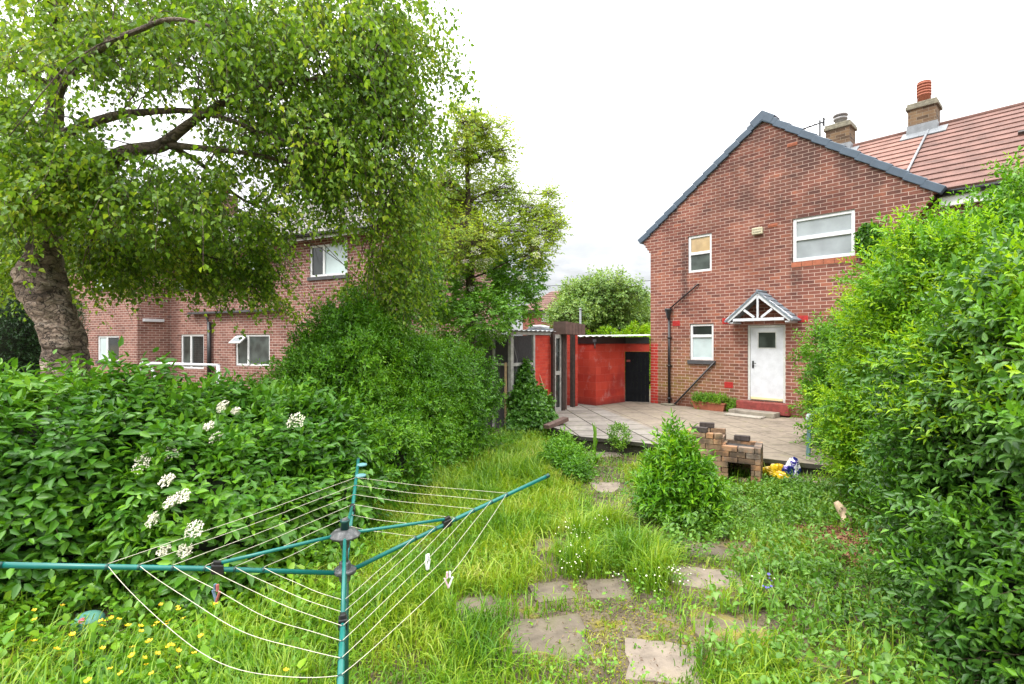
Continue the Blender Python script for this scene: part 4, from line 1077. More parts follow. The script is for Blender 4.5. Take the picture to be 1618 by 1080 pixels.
mb = MB(); mb.lathe([(.02, -.01)]+[(.115*math.sin(t)*(1 if t > 1 else 1), .105-.105*math.cos(t)*(1 if t < 1.57 else .85)) for t in np.linspace(.2, 3.08, 14)], 20, (0, 0, .0)); mb.build('ball', m, bl)
bl.location.z = ZG-.01; bl.children[0].scale = (.88, .88, .85)
lg = thing('wood_chunk', 'pale split log standing in the bark chippings by the hedge', 'log', on(1337, 828, ZG+.01), R(25))
mb = MB(); mb.tube([(0, 0, -.02), (.015, .01, .07), (-.01, .05, .16), (-.03, .10, .24)], [.075, .06, .055, .03], 9); mb.obox((.06, .02, .02), (.05, .02, 0), (-.01, .03, 0), (.01, 0, .03)); mb.obox((-.08, -.03, .06), (.035, .01, .03), (0, .025, 0), (-.01, 0, .05))
mb.build('log', plain('pale dry wood', (.44, .33, .22), .85, var=.25, scale=16, bmp=.5), lg)

ch = thing('garden_chair', 'green plastic garden chair half buried in the right-hand hedge', 'chair', (5.27, 8.05, 0), R(-75))
M['chair'] = plain('grey green chair plastic', (.10, .19, .20), .4, var=.12, bmp=.04)
M['chairg'] = plain('bleached chair plastic', (.42, .50, .50), .45, var=.1)
for (x, y, z1, lean) in ((-.27, -.40, .60, .0), (.27, -.40, .60, .0), (-.25, .22, .44, .05), (.25, .22, .44, .05)):
    mb = MB(); mb.obox((x, y+lean, z1/2), (.036, 0, 0), (0, .012, 0), (0, -lean*1.3+.015, z1/2)); mb.obox((x+(.03 if x > 0 else -.03), y+.022+lean, z1/2), (.008, 0, 0), (0, .022, 0), (0, -lean*1.3+.015, z1/2)); mb.build('leg', M['chair'], ch, bevel=.004)
mb = MB(); mb.obox((0, -.08, .43), (.26, 0, 0), (0, .25, -.02), (0, 0, .014)); mb.build('seat', M['chair'], ch, bevel=.01)
mb = MB()
for k in range(7): mb.obox((-.21+k*.07, .24, .64), (.022, 0, 0), (0, .008, 0), (0, .07, .21))
mb.tube([(-.26, .17, .44), (-.25, .25, .7), (-.2, .32, .87), (0, .34, .92), (.2, .32, .87), (.25, .25, .7), (.26, .17, .44)], .022, 8); mb.build('backrest', M['chair'], ch)
for s in (-1, 1):
    mb = MB(); mb.tube([(s*.28, -.43, .58), (s*.285, -.40, .655), (s*.285, -.2, .68), (s*.28, .05, .685), (s*.26, .26, .72)], [.03, .032, .028, .024, .02], 8); mb.build('armrest', M['chairg'], ch)

# ================================================================== stepping slabs
slabm = [slab_mat('path slab grey', (.20, .165, .125), .65, mosscol=(.075, .085, .02)), slab_mat('path slab pale', (.31, .255, .205), .4, mosscol=(.13, .11, .04)), slab_mat('path slab mossy', (.22, .18, .12), .85, mosscol=(.27, .22, .015))]
SLABS = []
for (px, py, w_, d_, rz, mi, lab) in (
    (1044, 1042, .46, .42, -12, 1, 'pale pinkish slab, barest of the path, at the near end of the trodden line'),
    (866, 1005, .54, .52, 8, 0, 'grey slab in tall grass to the left of the pale pinkish slab'),
    (755, 960, .36, .38, 20, 0, 'brown earthy slab under the drooping airer lines'),
    (1152, 992, .52, .48, -8, 2, 'slab blotched with yellow moss to the right of the pale one'),
    (1118, 914, .60, .40, -14, 1, 'sandy slab in front of the grass tussock, second in line from the laurel'),
    (1130, 872, .66, .44, -10, 0, 'grey slab with a mossy back edge nearest the laurel bush'),
    (962, 928, .34, .34, 5, 0, 'small grey slab between two tussocks with white flowers'),
    (872, 930, .34, .32, 14, 0, 'dusky half hidden slab left of the white flowered tussock'),
    (872, 856, .36, .34, 4, 2, 'dark slab nearly swallowed by yellow moss beside the drooping lines'),
    (962, 768, .46, .44, 6, 1, 'pale rubble strewn slab beyond the grass towards the patio'),
    (950, 718, .70, .40, 0, 1, 'bare pale slab at the foot of the patio edge')):
    p = on(px, py, ZG+.03); SLABS.append((p.x, p.y, w_*1.05, d_*1.05, R(rz)))
    t = thing('paving_slab', lab, 'paving slab', (p.x, p.y, float(ground_z(p.x, p.y))-.052), R(rz), 'worn slabs of the garden path')
    t.rotation_euler = (R(2.6*math.sin(px*1.7)), R(2.2*math.sin(py*2.3)), R(rz))
    mb = MB(); n_ = 14; pts = []
    g = np.random.default_rng(int(px)); side = []
    for (x0, y0), (x1, y1) in zip([(-.5, -.5), (.5, -.5), (.5, .5), (-.5, .5)], [(.5, -.5), (.5, .5), (-.5, .5), (-.5, -.5)]):
        for k in range(5):
            u = k/5; pts.append(((x0+(x1-x0)*u+.030*g.normal())*w_*1.05, (y0+(y1-y0)*u+.030*g.normal())*d_*1.05))
    for k in range(len(pts)):
        (a, b_), (c_, d2) = pts[k], pts[(k+1) % len(pts)]
        mb.poly([(a, b_, 0), (c_, d2, 0), (c_*.985, d2*.985, .062), (a*.985, b_*.985, .062)])
    mb.poly([(a*.985, b_*.985, .062) for a, b_ in pts]); mb.build('slab', slabm[mi], t, bevel=.006)
low = thing('edging_slab', 'long worn concrete slab stepping down from the patio beside the plastic bag', 'paving slab', on(1300, 757, ZG+.10), R(-32))
MB().box(-.62, .62, -.22, .20, -.12, .0).build('slab', slab_mat('worn edging', (.36, .30, .23), .5), low, bevel=.012)

# ================================================================== foliage materials
DK, MD, BRT, LM = (.014, .048, .008), (.034, .105, .012), (.080, .21, .018), (.20, .36, .022)
M['lf_privet'] = leaf_mat('privet leaf', [(.030, .105, .008), (.065, .20, .010), (.125, .32, .014), (.23, .44, .020)])
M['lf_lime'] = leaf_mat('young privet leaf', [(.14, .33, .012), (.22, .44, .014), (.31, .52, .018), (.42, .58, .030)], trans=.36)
M['lf_mid'] = leaf_mat('privet leaf bright', [(.042, .135, .010), (.085, .235, .012), (.14, .33, .016), (.21, .42, .02)])
M['lf_dark'] = leaf_mat('dark glossy leaf', [(.024, .085, .010), (.050, .150, .018), (.090, .225, .028), (.16, .33, .035)], rough=.42, trans=.22, spec=.55)
M['lf_elder'] = leaf_mat('elder leaf', [(.030, .110, .010), (.055, .180, .014), (.095, .255, .018), (.17, .36, .024)])
M['lf_birch'] = leaf_mat('birch leaf', [(.050, .125, .018), (.105, .220, .022), (.195, .345, .030), (.42, .50, .065)], scale=.9, trans=.48)
M['lf_eldtree'] = leaf_mat('elder tree leaf', [(.11, .19, .022), (.20, .32, .028), (.31, .43, .040), (.45, .50, .09)], scale=.8, trans=.48)
M['lf_far'] = leaf_mat('far tree leaf', [(.055, .13, .022), (.12, .24, .035), (.21, .34, .06), (.33, .45, .13)], scale=.6)
M['lf_yew'] = leaf_mat('dark shrub leaf', [(.010, .038, .010), (.020, .068, .014), (.040, .11, .018)], trans=.15)
M['lf_laurel'] = leaf_mat('laurel leaf', [(.040, .15, .010), (.085, .25, .012), (.16, .37, .015), (.28, .50, .022)], rough=.32, trans=.25)
M['lf_ivy'] = leaf_mat('climber leaf', [(.034, .12, .012), (.07, .20, .016), (.14, .32, .022)], trans=.25)
M['lf_weed'] = leaf_mat('weed leaf', [(.048, .155, .010), (.10, .26, .014), (.17, .35, .018), (.27, .44, .024)])
M['lf_bramble'] = leaf_mat('bramble leaf', [(.050, .145, .014), (.09, .22, .02), (.14, .30, .03), (.22, .37, .09)])
M['grass'] = leaf_mat('grass blade', [(.055, .165, .010), (.10, .245, .012), (.19, .34, .018), (.31, .43, .03), (.48, .48, .15)], scale=1.5, rough=.45, trans=.35, drift=.55)
M['core'] = plain('painted gap shade', (.012, .020, .006), .95, var=.4, scale=12, bmp=.8, bscale=30)  # near-black core colour paints the shade seen through gaps in the foliage
M['twig'] = plain('twig bark', (.070, .050, .032), .9, var=.3)
M['wflower'] = plain('creamy flower', (.66, .63, .50), .8, var=.06, scale=30)
M['yflower'] = plain('yellow petal', (.72, .46, .008), .5, var=.05)
m, nt, b, o = nmat('birch bark')
co = objco(nt); mp = nt.nodes.new('ShaderNodeMapping'); mp.inputs['Scale'].default_value = (1, 1, 1.7); L(nt, co, mp.inputs[0])
wv_ = nn(nt, 'ShaderNodeTexNoise', Scale=5.0, Detail=5.0); L(nt, co, wv_.inputs['Vector'])
va_ = nt.nodes.new('ShaderNodeVectorMath'); va_.operation = 'MULTIPLY_ADD'; L(nt, wv_.outputs['Color'], va_.inputs[0]); va_.inputs[1].default_value = (.55, .55, .55); L(nt, mp.outputs[0], va_.inputs[2])
vo = nt.nodes.new('ShaderNodeTexVoronoi'); vo.feature = 'DISTANCE_TO_EDGE'; vo.inputs['Scale'].default_value = 6.5; L(nt, va_.outputs[0], vo.inputs['Vector'])
n1 = noise(nt, 3.2, 8, va_.outputs[0], .7); n2 = noise(nt, 1.7, 6, co, .7)
mp2 = nt.nodes.new('ShaderNodeMapping'); mp2.inputs['Scale'].default_value = (5, 5, 42); L(nt, va_.outputs[0], mp2.inputs[0]); n3 = noise(nt, 1.0, 6, mp2.outputs[0])
c = ramp(nt, mathn(nt, 'ADD', mathn(nt, 'MULTIPLY', n1, .6), mathn(nt, 'MULTIPLY', n3, .4)), [(.34, (.05, .034, .025)), (.44, (.19, .13, .095)), (.53, (.40, .305, .235)), (.64, (.62, .52, .44))])
c = mix(nt, mathn(nt, 'MULTIPLY', maprange(nt, vo.outputs['Distance'], .06, .01), maprange(nt, n2, .42, .52)), c, (.022, .016, .013))
c = mix(nt, mathn(nt, 'MULTIPLY', maprange(nt, n2, .50, .62), .85), c, (.060, .042, .032)); c = mix(nt, mathn(nt, 'MULTIPLY', maprange(nt, n2, .40, .30), .5), c, (.16, .15, .05))
sx = nt.nodes.new('ShaderNodeSeparateXYZ'); L(nt, co, sx.inputs[0])
c = mix(nt, mathn(nt, 'MULTIPLY', maprange(nt, sx.outputs[2], 2.9, 3.9), .6), c, (.075, .058, .045))
L(nt, c, b.inputs['Base Color']); b.inputs['Roughness'].default_value = .9
bump(nt, b, mathn(nt, 'ADD', mathn(nt, 'ADD', n1, mathn(nt, 'MULTIPLY', n3, .5)), mathn(nt, 'MULTIPLY', maprange(nt, vo.outputs['Distance'], .0, .08), .35)), 1.0, .07); M['bark'] = m

def plant(name, label, cat, base, group=None): return thing(name, label, cat, base, 0, group)
UP = np.array([0, 0, 1.0])
def spray(P, N, m, ln, upm, side=.10, drp=.0):
    """leafy boughs: m shoots strung along a bough that pushes out of the surface"""
    n = len(P); D = unit(N + UP*upm + rnd(n, .42)); l = ln*(.35+.9*RNG.random(n))[:, None]
    Q, E = [], []
    for j in range(m):
        u = (j+.5*RNG.random((n, 1)))/m
        lat = rnd(n, 1.0); lat = unit(lat-D*(lat*D).sum(1, keepdims=True))
        Q.append(P + D*l*(u-.35) + lat*side*(1.1-u*.7)*RNG.random((n, 1)) - UP*drp*l*u*u); E.append(unit(D+lat*.75*(1.15-u)-UP*drp*u))
    return np.concatenate(Q), np.concatenate(E)
def hedge(name, label, cat, blobs, specs, base, core=.74, zmin=ZG, amp=.16, group=None, boughs=None):
    """specs: list of (density, shoot kwargs, material, select(P,N)->mask, upmix, part name)"""
    t = plant(name, label, cat, base, group); org = np.array(base)
    if core: core_mesh('dark_core', blobs, M['core'], t, org, core)
    for dens, kw, mat, sel, upm, inner, pname in specs:
        m_, bl, bs, bd = boughs or (1, 0, 0, 0)
        P, N = sample_blobs(blobs, dens/m_, inner, zmin, amp=amp)
        if sel is not None:
            k = sel(P, N); P, N = P[k], N[k]
        if m_ > 1:
            P, D = spray(P, N, m_, bl, upm, bs, bd)
            k = P[:, 2] > zmin+.03; P, D = P[k], D[k]
        else:
            D = unit(N + UP*upm + rnd(len(P), .38))
        Ln = kw.pop('Ln'); lo = Ln*(.6+.8*RNG.random(len(P)))
        V, f = shoots(P-D*lo[:, None]*.45, D, lo, **kw); kw['Ln'] = Ln
        np_mesh(pname, V-org, f, M[mat], t)
        if pname == 'foliage' and len(P) > 3000:
            s_ = RNG.random(len(P)) < .35
            twig_mesh('twig', P[s_]-D[s_]*lo[s_, None]*.6, D[s_], lo[s_]*1.3, .0022, M['twig'], t, org)
    return t

# ------------------------------------------------------------------ right-hand hedge
near = lambda z: None
rb_far = [blob(1412, 625, 8.3, 1.12, 1.30), blob(1462, 560, 8.0, .95, 1.35), blob(1425, 670, 7.5, .85, 1.25), blob(1530, 610, 6.9, 1.18, 1.66), blob(1465, 690, 6.3, .85, 1.1), blob(1640, 545, 5.4, 1.2, 1.42), blob(1600, 640, 5.6, 1.1, 1.6), blob(1530, 500, 7.6, .85, .85), blob(1650, 330, 5.4, .42, .45), blob(1532, 735, 5.6, .90, .98)]
kw_s = dict(k=4, leaf=.070, aspect=.44, shape=OVATE, spread=.95, Ln=.17)
def limesel(P, N):
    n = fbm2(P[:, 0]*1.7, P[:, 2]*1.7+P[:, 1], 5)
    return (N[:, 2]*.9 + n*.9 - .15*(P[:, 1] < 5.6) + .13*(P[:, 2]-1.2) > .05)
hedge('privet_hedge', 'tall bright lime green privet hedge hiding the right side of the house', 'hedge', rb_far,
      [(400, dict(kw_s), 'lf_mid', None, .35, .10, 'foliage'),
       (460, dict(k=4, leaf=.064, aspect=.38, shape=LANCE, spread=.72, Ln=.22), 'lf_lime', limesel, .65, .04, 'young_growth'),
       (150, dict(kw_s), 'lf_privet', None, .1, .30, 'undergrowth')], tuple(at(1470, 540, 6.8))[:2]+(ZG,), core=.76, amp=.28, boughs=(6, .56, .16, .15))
rb_near = [blob(1655, 760, 4.2, 1.0, 1.25), blob(1725, 900, 3.35, .86, 1.05), blob(1830, 1060, 2.75, .72, .85), blob(1730, 680, 3.3, .88, .98), blob(1580, 860, 4.5, .55, .62), blob(1655, 1010, 3.4, .42, .45)]
hedge('shrub_hedge', 'nearer dark glossy leaved stretch of hedge filling the right edge', 'hedge', rb_near,
      [(400, dict(k=4, leaf=.074, aspect=.44, shape=OVATE, spread=1.05, Ln=.18, droop=.3), 'lf_dark', None, .15, .10, 'foliage'),
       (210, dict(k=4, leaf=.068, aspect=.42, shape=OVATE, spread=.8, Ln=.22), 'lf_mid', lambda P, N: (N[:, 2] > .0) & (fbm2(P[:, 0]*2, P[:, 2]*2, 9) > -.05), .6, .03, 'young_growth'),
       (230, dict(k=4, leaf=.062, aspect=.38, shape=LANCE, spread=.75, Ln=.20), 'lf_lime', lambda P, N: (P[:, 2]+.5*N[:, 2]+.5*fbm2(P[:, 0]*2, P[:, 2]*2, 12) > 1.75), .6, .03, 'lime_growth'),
       (120, dict(k=3, leaf=.08, aspect=.46, shape=OVATE, spread=1.05, Ln=.18), 'lf_dark', None, 0, .3, 'undergrowth')], tuple(at(1640, 540, 3.6))[:2]+(ZG,), core=.76, amp=.30, boughs=(5, .56, .15, .25))

# ------------------------------------------------------------------ left-hand hedge: privet far, elder near
lb_far = [blob(700, 635, 9.7, .85, 1.15), blob(622, 640, 8.6, 1.0, 1.25), blob(545, 648, 7.6, 1.0, 1.22), blob(640, 680, 8.2, .78, .90), blob(702, 668, 9.4, .66, .85), blob(565, 705, 7.0, .78, .75), blob(500, 705, 7.0, .82, .80), blob(535, 545, 7.9, .35, .55), blob(590, 560, 8.5, .4, .5)]
hedge('privet_hedge', 'rounded mid green privet hedge running back to the mesh lean-to on the left', 'hedge', lb_far,
      [(460, dict(k=4, leaf=.070, aspect=.45, shape=OVATE, spread=.95, Ln=.17), 'lf_privet', None, .35, .10, 'foliage'),
       (260, dict(k=4, leaf=.062, aspect=.42, shape=LANCE, spread=.8, Ln=.22), 'lf_mid', lambda P, N: N[:, 2]+fbm2(P[:, 0]*2, P[:, 1]*2, 4)*.6 > .05, .7, .02, 'young_growth')],
      tuple(at(640, 540, 9.0))[:2]+(ZG,), core=.78, amp=.20, boughs=(6, .48, .16, .2))
lb_near = [blob(420, 755, 5.9, 1.02, 1.06), blob(310, 775, 5.3, .95, 1.0), blob(190, 785, 5.0, .98, .96), blob(60, 795, 4.75, 1.02, .98), blob(-80, 800, 4.6, 1.05, .98), blob(120, 840, 4.75, .62, .75), blob(350, 810, 4.7, .62, .68), blob(480, 770, 5.7, .66, .60), blob(235, 840, 4.75, .58, .62)]
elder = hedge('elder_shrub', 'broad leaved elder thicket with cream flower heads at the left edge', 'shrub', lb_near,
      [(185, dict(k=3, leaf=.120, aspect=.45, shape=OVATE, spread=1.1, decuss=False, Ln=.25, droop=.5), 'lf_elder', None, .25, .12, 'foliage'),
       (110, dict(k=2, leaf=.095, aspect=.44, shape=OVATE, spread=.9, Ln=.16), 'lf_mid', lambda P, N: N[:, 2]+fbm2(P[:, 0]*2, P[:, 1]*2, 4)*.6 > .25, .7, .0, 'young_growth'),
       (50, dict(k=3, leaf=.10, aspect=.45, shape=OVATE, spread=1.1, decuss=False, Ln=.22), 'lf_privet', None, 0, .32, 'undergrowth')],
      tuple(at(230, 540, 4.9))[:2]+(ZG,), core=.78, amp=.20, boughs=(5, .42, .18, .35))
# flat creamy flower heads: a disc of tiny florets on forked stalks
def umbel(r, seed, n=150):
    g = np.random.default_rng(seed); mb = MB()
    for k in range(n):
        a, q = g.random()*6.28, math.sqrt(g.random()); x, y = r*q*math.cos(a)*1.15, r*q*math.sin(a); z = .012*g.random()-.25*r*q*q + .01*math.sin(a*5)
        s = .0062*(.7+.6*g.random()); t0 = g.random()*6.28; nrm = Vector((g.normal()*.35, g.normal()*.35, 1)).normalized(); e1 = nrm.orthogonal().normalized(); e2 = nrm.cross(e1)
        c = Vector((x, y, z)); ring = [c+e1*s*math.cos(t0+j*1.2566)+e2*s*math.sin(t0+j*1.2566)+nrm*.002 for j in range(5)]
        mb.poly(ring); 
        if k % 3 == 0: mb.poly([c+e1*.001, c-e1*.001, Vector((x*.25, y*.25, -.06))])
    return mb
for k, (px, py, r) in enumerate([(268, 712, .10), (222, 730, .095), (350, 641, .065), (466, 663, .095), (340, 690, .065), (372, 648, .04), (262, 758, .06), (288, 783, .055), (240, 820, .06), (305, 835, .07), (268, 792, .055), (330, 672, .05), (258, 868, .05), (292, 868, .055)]):
    p = blob_hit(px, py, lb_near)
    if p is None: continue
    d = (p-Vector((0, 0, CAMZ))).normalized(); p = p-d*.36
    o = umbel(r, 50+k).build('flower_head', M['wflower'], elder); o.location = p-elder.location; o.rotation_euler = (R(48+8*math.sin(k)), R(6*math.cos(k*2)), R(-25+9*math.sin(k*3)))

# ------------------------------------------------------------------ small shrubs
lau = [blob(1072, 770, 6.05, .25, .36), blob(1098, 792, 5.9, .25, .28), blob(1064, 725, 6.1, .13, .30), blob(1046, 785, 5.95, .22, .27), blob(1082, 745, 6.0, .16, .24)]
hedge('laurel_bush', 'glossy bright green laurel bush in front of the barbecue', 'bush', lau,
      [(560, dict(k=4, leaf=.095, aspect=.36, shape=LANCE, spread=.85, Ln=.17), 'lf_laurel', None, .8, .12, 'foliage'),
       (190, dict(k=3, leaf=.085, aspect=.36, shape=LANCE, spread=.7, Ln=.16), 'lf_lime', lambda P, N: (P[:, 2] > .35) | (N[:, 2] > .6), 1.0, .05, 'young_growth')],
      tuple(on(1075, 826))[:2]+(ZG,), core=.55, amp=.25, boughs=(3, .34, .10, .1))
sm = [blob(898, 735, 8.3, .28, .26), blob(908, 755, 7.9, .24, .2), blob(884, 710, 8.7, .18, .2)]
hedge('bramble_bush', 'low dark bushy shrub at the left corner of the patio edge', 'bush', sm,
      [(800, dict(k=3, leaf=.055, aspect=.55, shape=OVATE, spread=1.0, Ln=.13), 'lf_privet', None, .5, .12, 'foliage'),
       (300, dict(k=3, leaf=.05, aspect=.5, shape=OVATE, spread=.9, Ln=.13), 'lf_mid', lambda P, N: N[:, 2] > .2, .8, .05, 'young_growth')],
      tuple(on(896, 770))[:2]+(ZG,), core=.55, amp=.25, boughs=(4, .34, .10, .2))
iv = [blob(838, 650, 12.2, .42, .62), blob(850, 668, 11.9, .42, .45), blob(828, 612, 12.5, .22, .50), blob(820, 680, 11.7, .3, .35)]
hedge('climbing_bindweed', 'broad leaved climber heaped against the red brick panel and mesh', 'climber', iv,
      [(520, dict(k=3, leaf=.085, aspect=.75, shape=ROUND, spread=1.1, Ln=.16, droop=.9), 'lf_ivy', None, .1, .1, 'foliage')],
      tuple(on(842, 690))[:2]+(ZG,), core=.72, amp=.2)
wi_ = H.px(1378, 380); wp = H.w(wi_[0], -.1, wi_[1])
hedge('wall_ivy', 'tuft of ivy clinging to the brick wall above the lime green hedge', 'climber', [(np.array(wp), np.array([.22, .22, .34])), (np.array(wp)+np.array([.1, -.1, -.3]), np.array([.2, .2, .3]))],
      [(700, dict(k=2, leaf=.07, aspect=.8, shape=ROUND, spread=1.1, Ln=.1, droop=.6), 'lf_ivy', None, .2, .1, 'foliage')], tuple(wp), core=.6)
pp = np.array(pl.location)+np.array([0, 0, .26])
hedge('trough_weeds', 'weedy seedlings growing out of the terracotta trough', 'plant', [(pp+np.array(H.u)*a, np.array([.17, .15, .14])) for a in (-.28, 0, .28)],
      [(900, dict(k=3, leaf=.045, aspect=.5, shape=OVATE, spread=.9, Ln=.13), 'lf_weed', None, .8, .1, 'foliage')], tuple(pp-np.array([0, 0, .07])), core=0, zmin=.2)
for lab, px, py, rr_ in (('weeds sprouting from the paving left of the trough', 1108, 645, .2), ('weeds in the paving joint between trough and doorstep', 1157, 650, .16), ('small weed growing on the patio edge by the loose timber', 978, 700, .16)):
    p = np.array(on(px, py, 0.0))
    hedge('paving_weed', lab, 'plant', [(p+np.array([0, 0, .12]), np.array([rr_, rr_, .2]))], [(800, dict(k=3, leaf=.04, aspect=.5, shape=OVATE, spread=.9, Ln=.12), 'lf_weed', None, .7, .2, 'foliage')], tuple(p), core=0, zmin=0.0 if py < 690 else ZG)
# dock: a tall spike with big strap leaves
dk = plant('dock_plant', 'tall dock with strap leaves standing at the patio edge', 'plant', on(940, 735)); n = 14
az = RNG.random(n)*6.28; el = np.where(np.arange(n) < 6, 1.35, .5+.4*RNG.random(n)); Pd = np.zeros((n, 3)); Pd[:6, 2] = np.linspace(.15, .5, 6); 
A = np.stack([np.cos(az)*np.cos(el), np.sin(az)*np.cos(el), np.sin(el)], 1); Nn = np.stack([-np.cos(az)*np.sin(el), -np.sin(az)*np.sin(el), np.cos(el)], 1)
V, f = leaves(Pd, A, Nn, np.where(np.arange(n) < 6, .26, .34), .26, LANCE); np_mesh('leaf_rosette', V, f, M['lf_weed'], dk)
MB().tube([(0, 0, 0), (.01, 0, .4), (.0, .02, .75)], [.012, .009, .004], 6).build('stem', M['lf_weed'], dk)
# dark evergreen beyond the birch trunk, bright clipped hedge and cherry tree far off
hedge('yew_shrub', 'dark evergreen shrub behind the birch trunk at the left edge', 'shrub', [blob(20, 560, 9.5, 1.0, 1.5), blob(-70, 540, 9.5, 1.1, 1.6)],
      [(420, dict(k=4, leaf=.06, aspect=.3, shape=LANCE, spread=.8, Ln=.2), 'lf_yew', None, .3, .1, 'foliage')], tuple(at(-20, 540, 9.7))[:2]+(ZG,), core=.85)
hedge('clipped_hedge', 'bright yellow green clipped hedge beyond the corrugated shed roof', 'hedge', [(np.array(at(x, 540, 24))+np.array([0, 0, -1.0]), np.array([1.0, .6, 1.48])) for x in (935, 965, 995, 1020)],
      [(160, dict(k=3, leaf=.12, aspect=.5, shape=OVATE, spread=.9, Ln=.2), 'lf_lime', None, .5, .1, 'foliage')], tuple(at(975, 540, 24))[:2]+(ZG,), core=.85)

# ================================================================== trees
def limb(mb, p, q, r0, r1, sag=.0, wob=.08, n=7, seg=8):
    p, q = Vector(p), Vector(q); ln = (q-p).length; pts = []; rad = []
    o1 = Vector(RNG.normal(size=3))*wob*ln; o2 = Vector(RNG.normal(size=3))*wob*ln
    for i in range(n+1):
        t = i/n; pts.append(p.lerp(q, t)+o1*math.sin(math.pi*t)*.7+o2*math.sin(2*math.pi*t)*.35+Vector((0, 0, sag*ln*math.sin(math.pi*t)))); rad.append(r0+(r1-r0)*t**.8)
    mb.tube(pts, rad, seg); return pts
# ---- weeping birch
BZ = 6.8; base = at(108, 540, BZ); base.z = ZG
bt = plant('birch_tree', 'big weeping birch with a gnarled bent trunk at the left', 'tree', base)
def bp(x, y, Z=BZ): return at(x, y, Z)-base
path = [(112, 800, 45), (110, 640, 40), (107, 585, 37), (103, 550, 34), (93, 515, 35), (78, 480, 38), (66, 450, 40), (62, 425, 36), (70, 398, 27), (77, 370, 22), (80, 300, 17), (83, 235, 16), (86, 170, 14), (90, 60, 11), (96, -80, 8), (104, -260, 5), (112, -420, 3)]
ctr = [np.array(bp(x, y)) for x, y, r in path]; rr_ = [.80*r*BZ/F for _, _, r in path]
# finely ringed lumpy trunk
ts = np.linspace(0, len(path)-1, 170); V = []; ns = 40
for t in ts:
    i = min(int(t), len(path)-2); u = t-i; u2 = u*u*(3-2*u)
    c = ctr[i]*(1-u2)+ctr[i+1]*u2; r = rr_[i]*(1-u2)+rr_[i+1]*u2
    for j in range(ns):
        a = 2*math.pi*j/ns; d = np.array([[math.cos(a), math.sin(a), 0]])
        q = 1+.05*math.sin(3*a+t*1.7)+.05*math.sin(5*a-t*2.3+1)+.035*math.sin(9*a+t*4.1)+.03*math.sin(t*9+3*math.sin(a))
        q += .30*math.exp(-((t-3.3)/.55)**2-((a-5.3)/.55)**2) + .20*math.exp(-((t-6.7)/.4)**2-((a-3.6)/.6)**2) - .12*math.exp(-((t-3.4)/.16)**2-((a-5.3)/.16)**2) + .16*math.exp(-((t-2.2)/.25)**2-((a-4.4)/.5)**2)
        V.append(c+d[0]*r*q)
V = np.array(V); i = (np.arange(len(ts)-1)[:, None]*ns); j = np.arange(ns)[None]; j2 = (j+1) % ns
Fq = np.stack([i+j, i+j2, i+ns+j2, i+ns+j], -1).reshape(-1, 4)
np_mesh('trunk', V, Fq, M['bark'], bt, smooth=True)
mb = MB(); anchors = []
def bl_(x0, y0, Z0, x1, y1, Z1, r0, r1, sag=.05, sub=5):
    pts = limb(mb, bp(x0, y0, Z0), bp(x1, y1, Z1), r0, r1, sag, .05, 9)
    for k in range(3, len(pts)): anchors.append((pts[k], r0+(r1-r0)*k/9))
    return pts
big = [bl_(88, 218, 6.75, 215, 178, 6.3, .07, .045, .03), bl_(215, 178, 6.3, 470, 230, 6.0, .045, .02, .10), bl_(170, 262, 6.6, 262, 225, 6.3, .10, .075, .02), bl_(80, 330, 6.8, 172, 264, 6.6, .12, .10, .0),
       bl_(262, 225, 6.3, 345, 165, 6.2, .07, .04, .03), bl_(345, 165, 6.2, 560, 120, 6.6, .04, .018, .10), bl_(262, 228, 6.3, 480, 265, 6.6, .05, .018, .06), bl_(85, 140, 6.8, -70, 60, 6.0, .06, .03), bl_(83, 330, 6.8, -60, 330, 6.3, .06, .03),
       bl_(88, 110, 7.2, 260, -60, 7.4, .045, .02, .08), bl_(260, -60, 6.6, 540, -60, 7.0, .03, .015, .1), bl_(92, 20, 6.8, 330, -200, 7.6, .06, .02, .08), bl_(86, 170, 6.8, 180, 60, 5.2, .06, .03, .06), bl_(180, 60, 5.2, 330, 40, 4.6, .03, .015, .08),
       bl_(92, 60, 6.8, 60, -160, 5.2, .05, .02), bl_(80, 345, 6.8, 300, 400, 7.6, .035, .015, .1), bl_(262, 228, 6.3, 420, 330, 7.4, .04, .015, .05), bl_(470, 230, 6.0, 620, 300, 7.4, .02, .010, .12), bl_(560, 120, 6.6, 640, 190, 7.4, .02, .01, .1), bl_(85, 230, 6.8, 10, 180, 8.2, .05, .02), bl_(90, 60, 6.8, 250, 60, 8.6, .05, .02, .1), bl_(250, 60, 8.6, 480, 140, 8.8, .03, .012, .1)]
MBT = mb
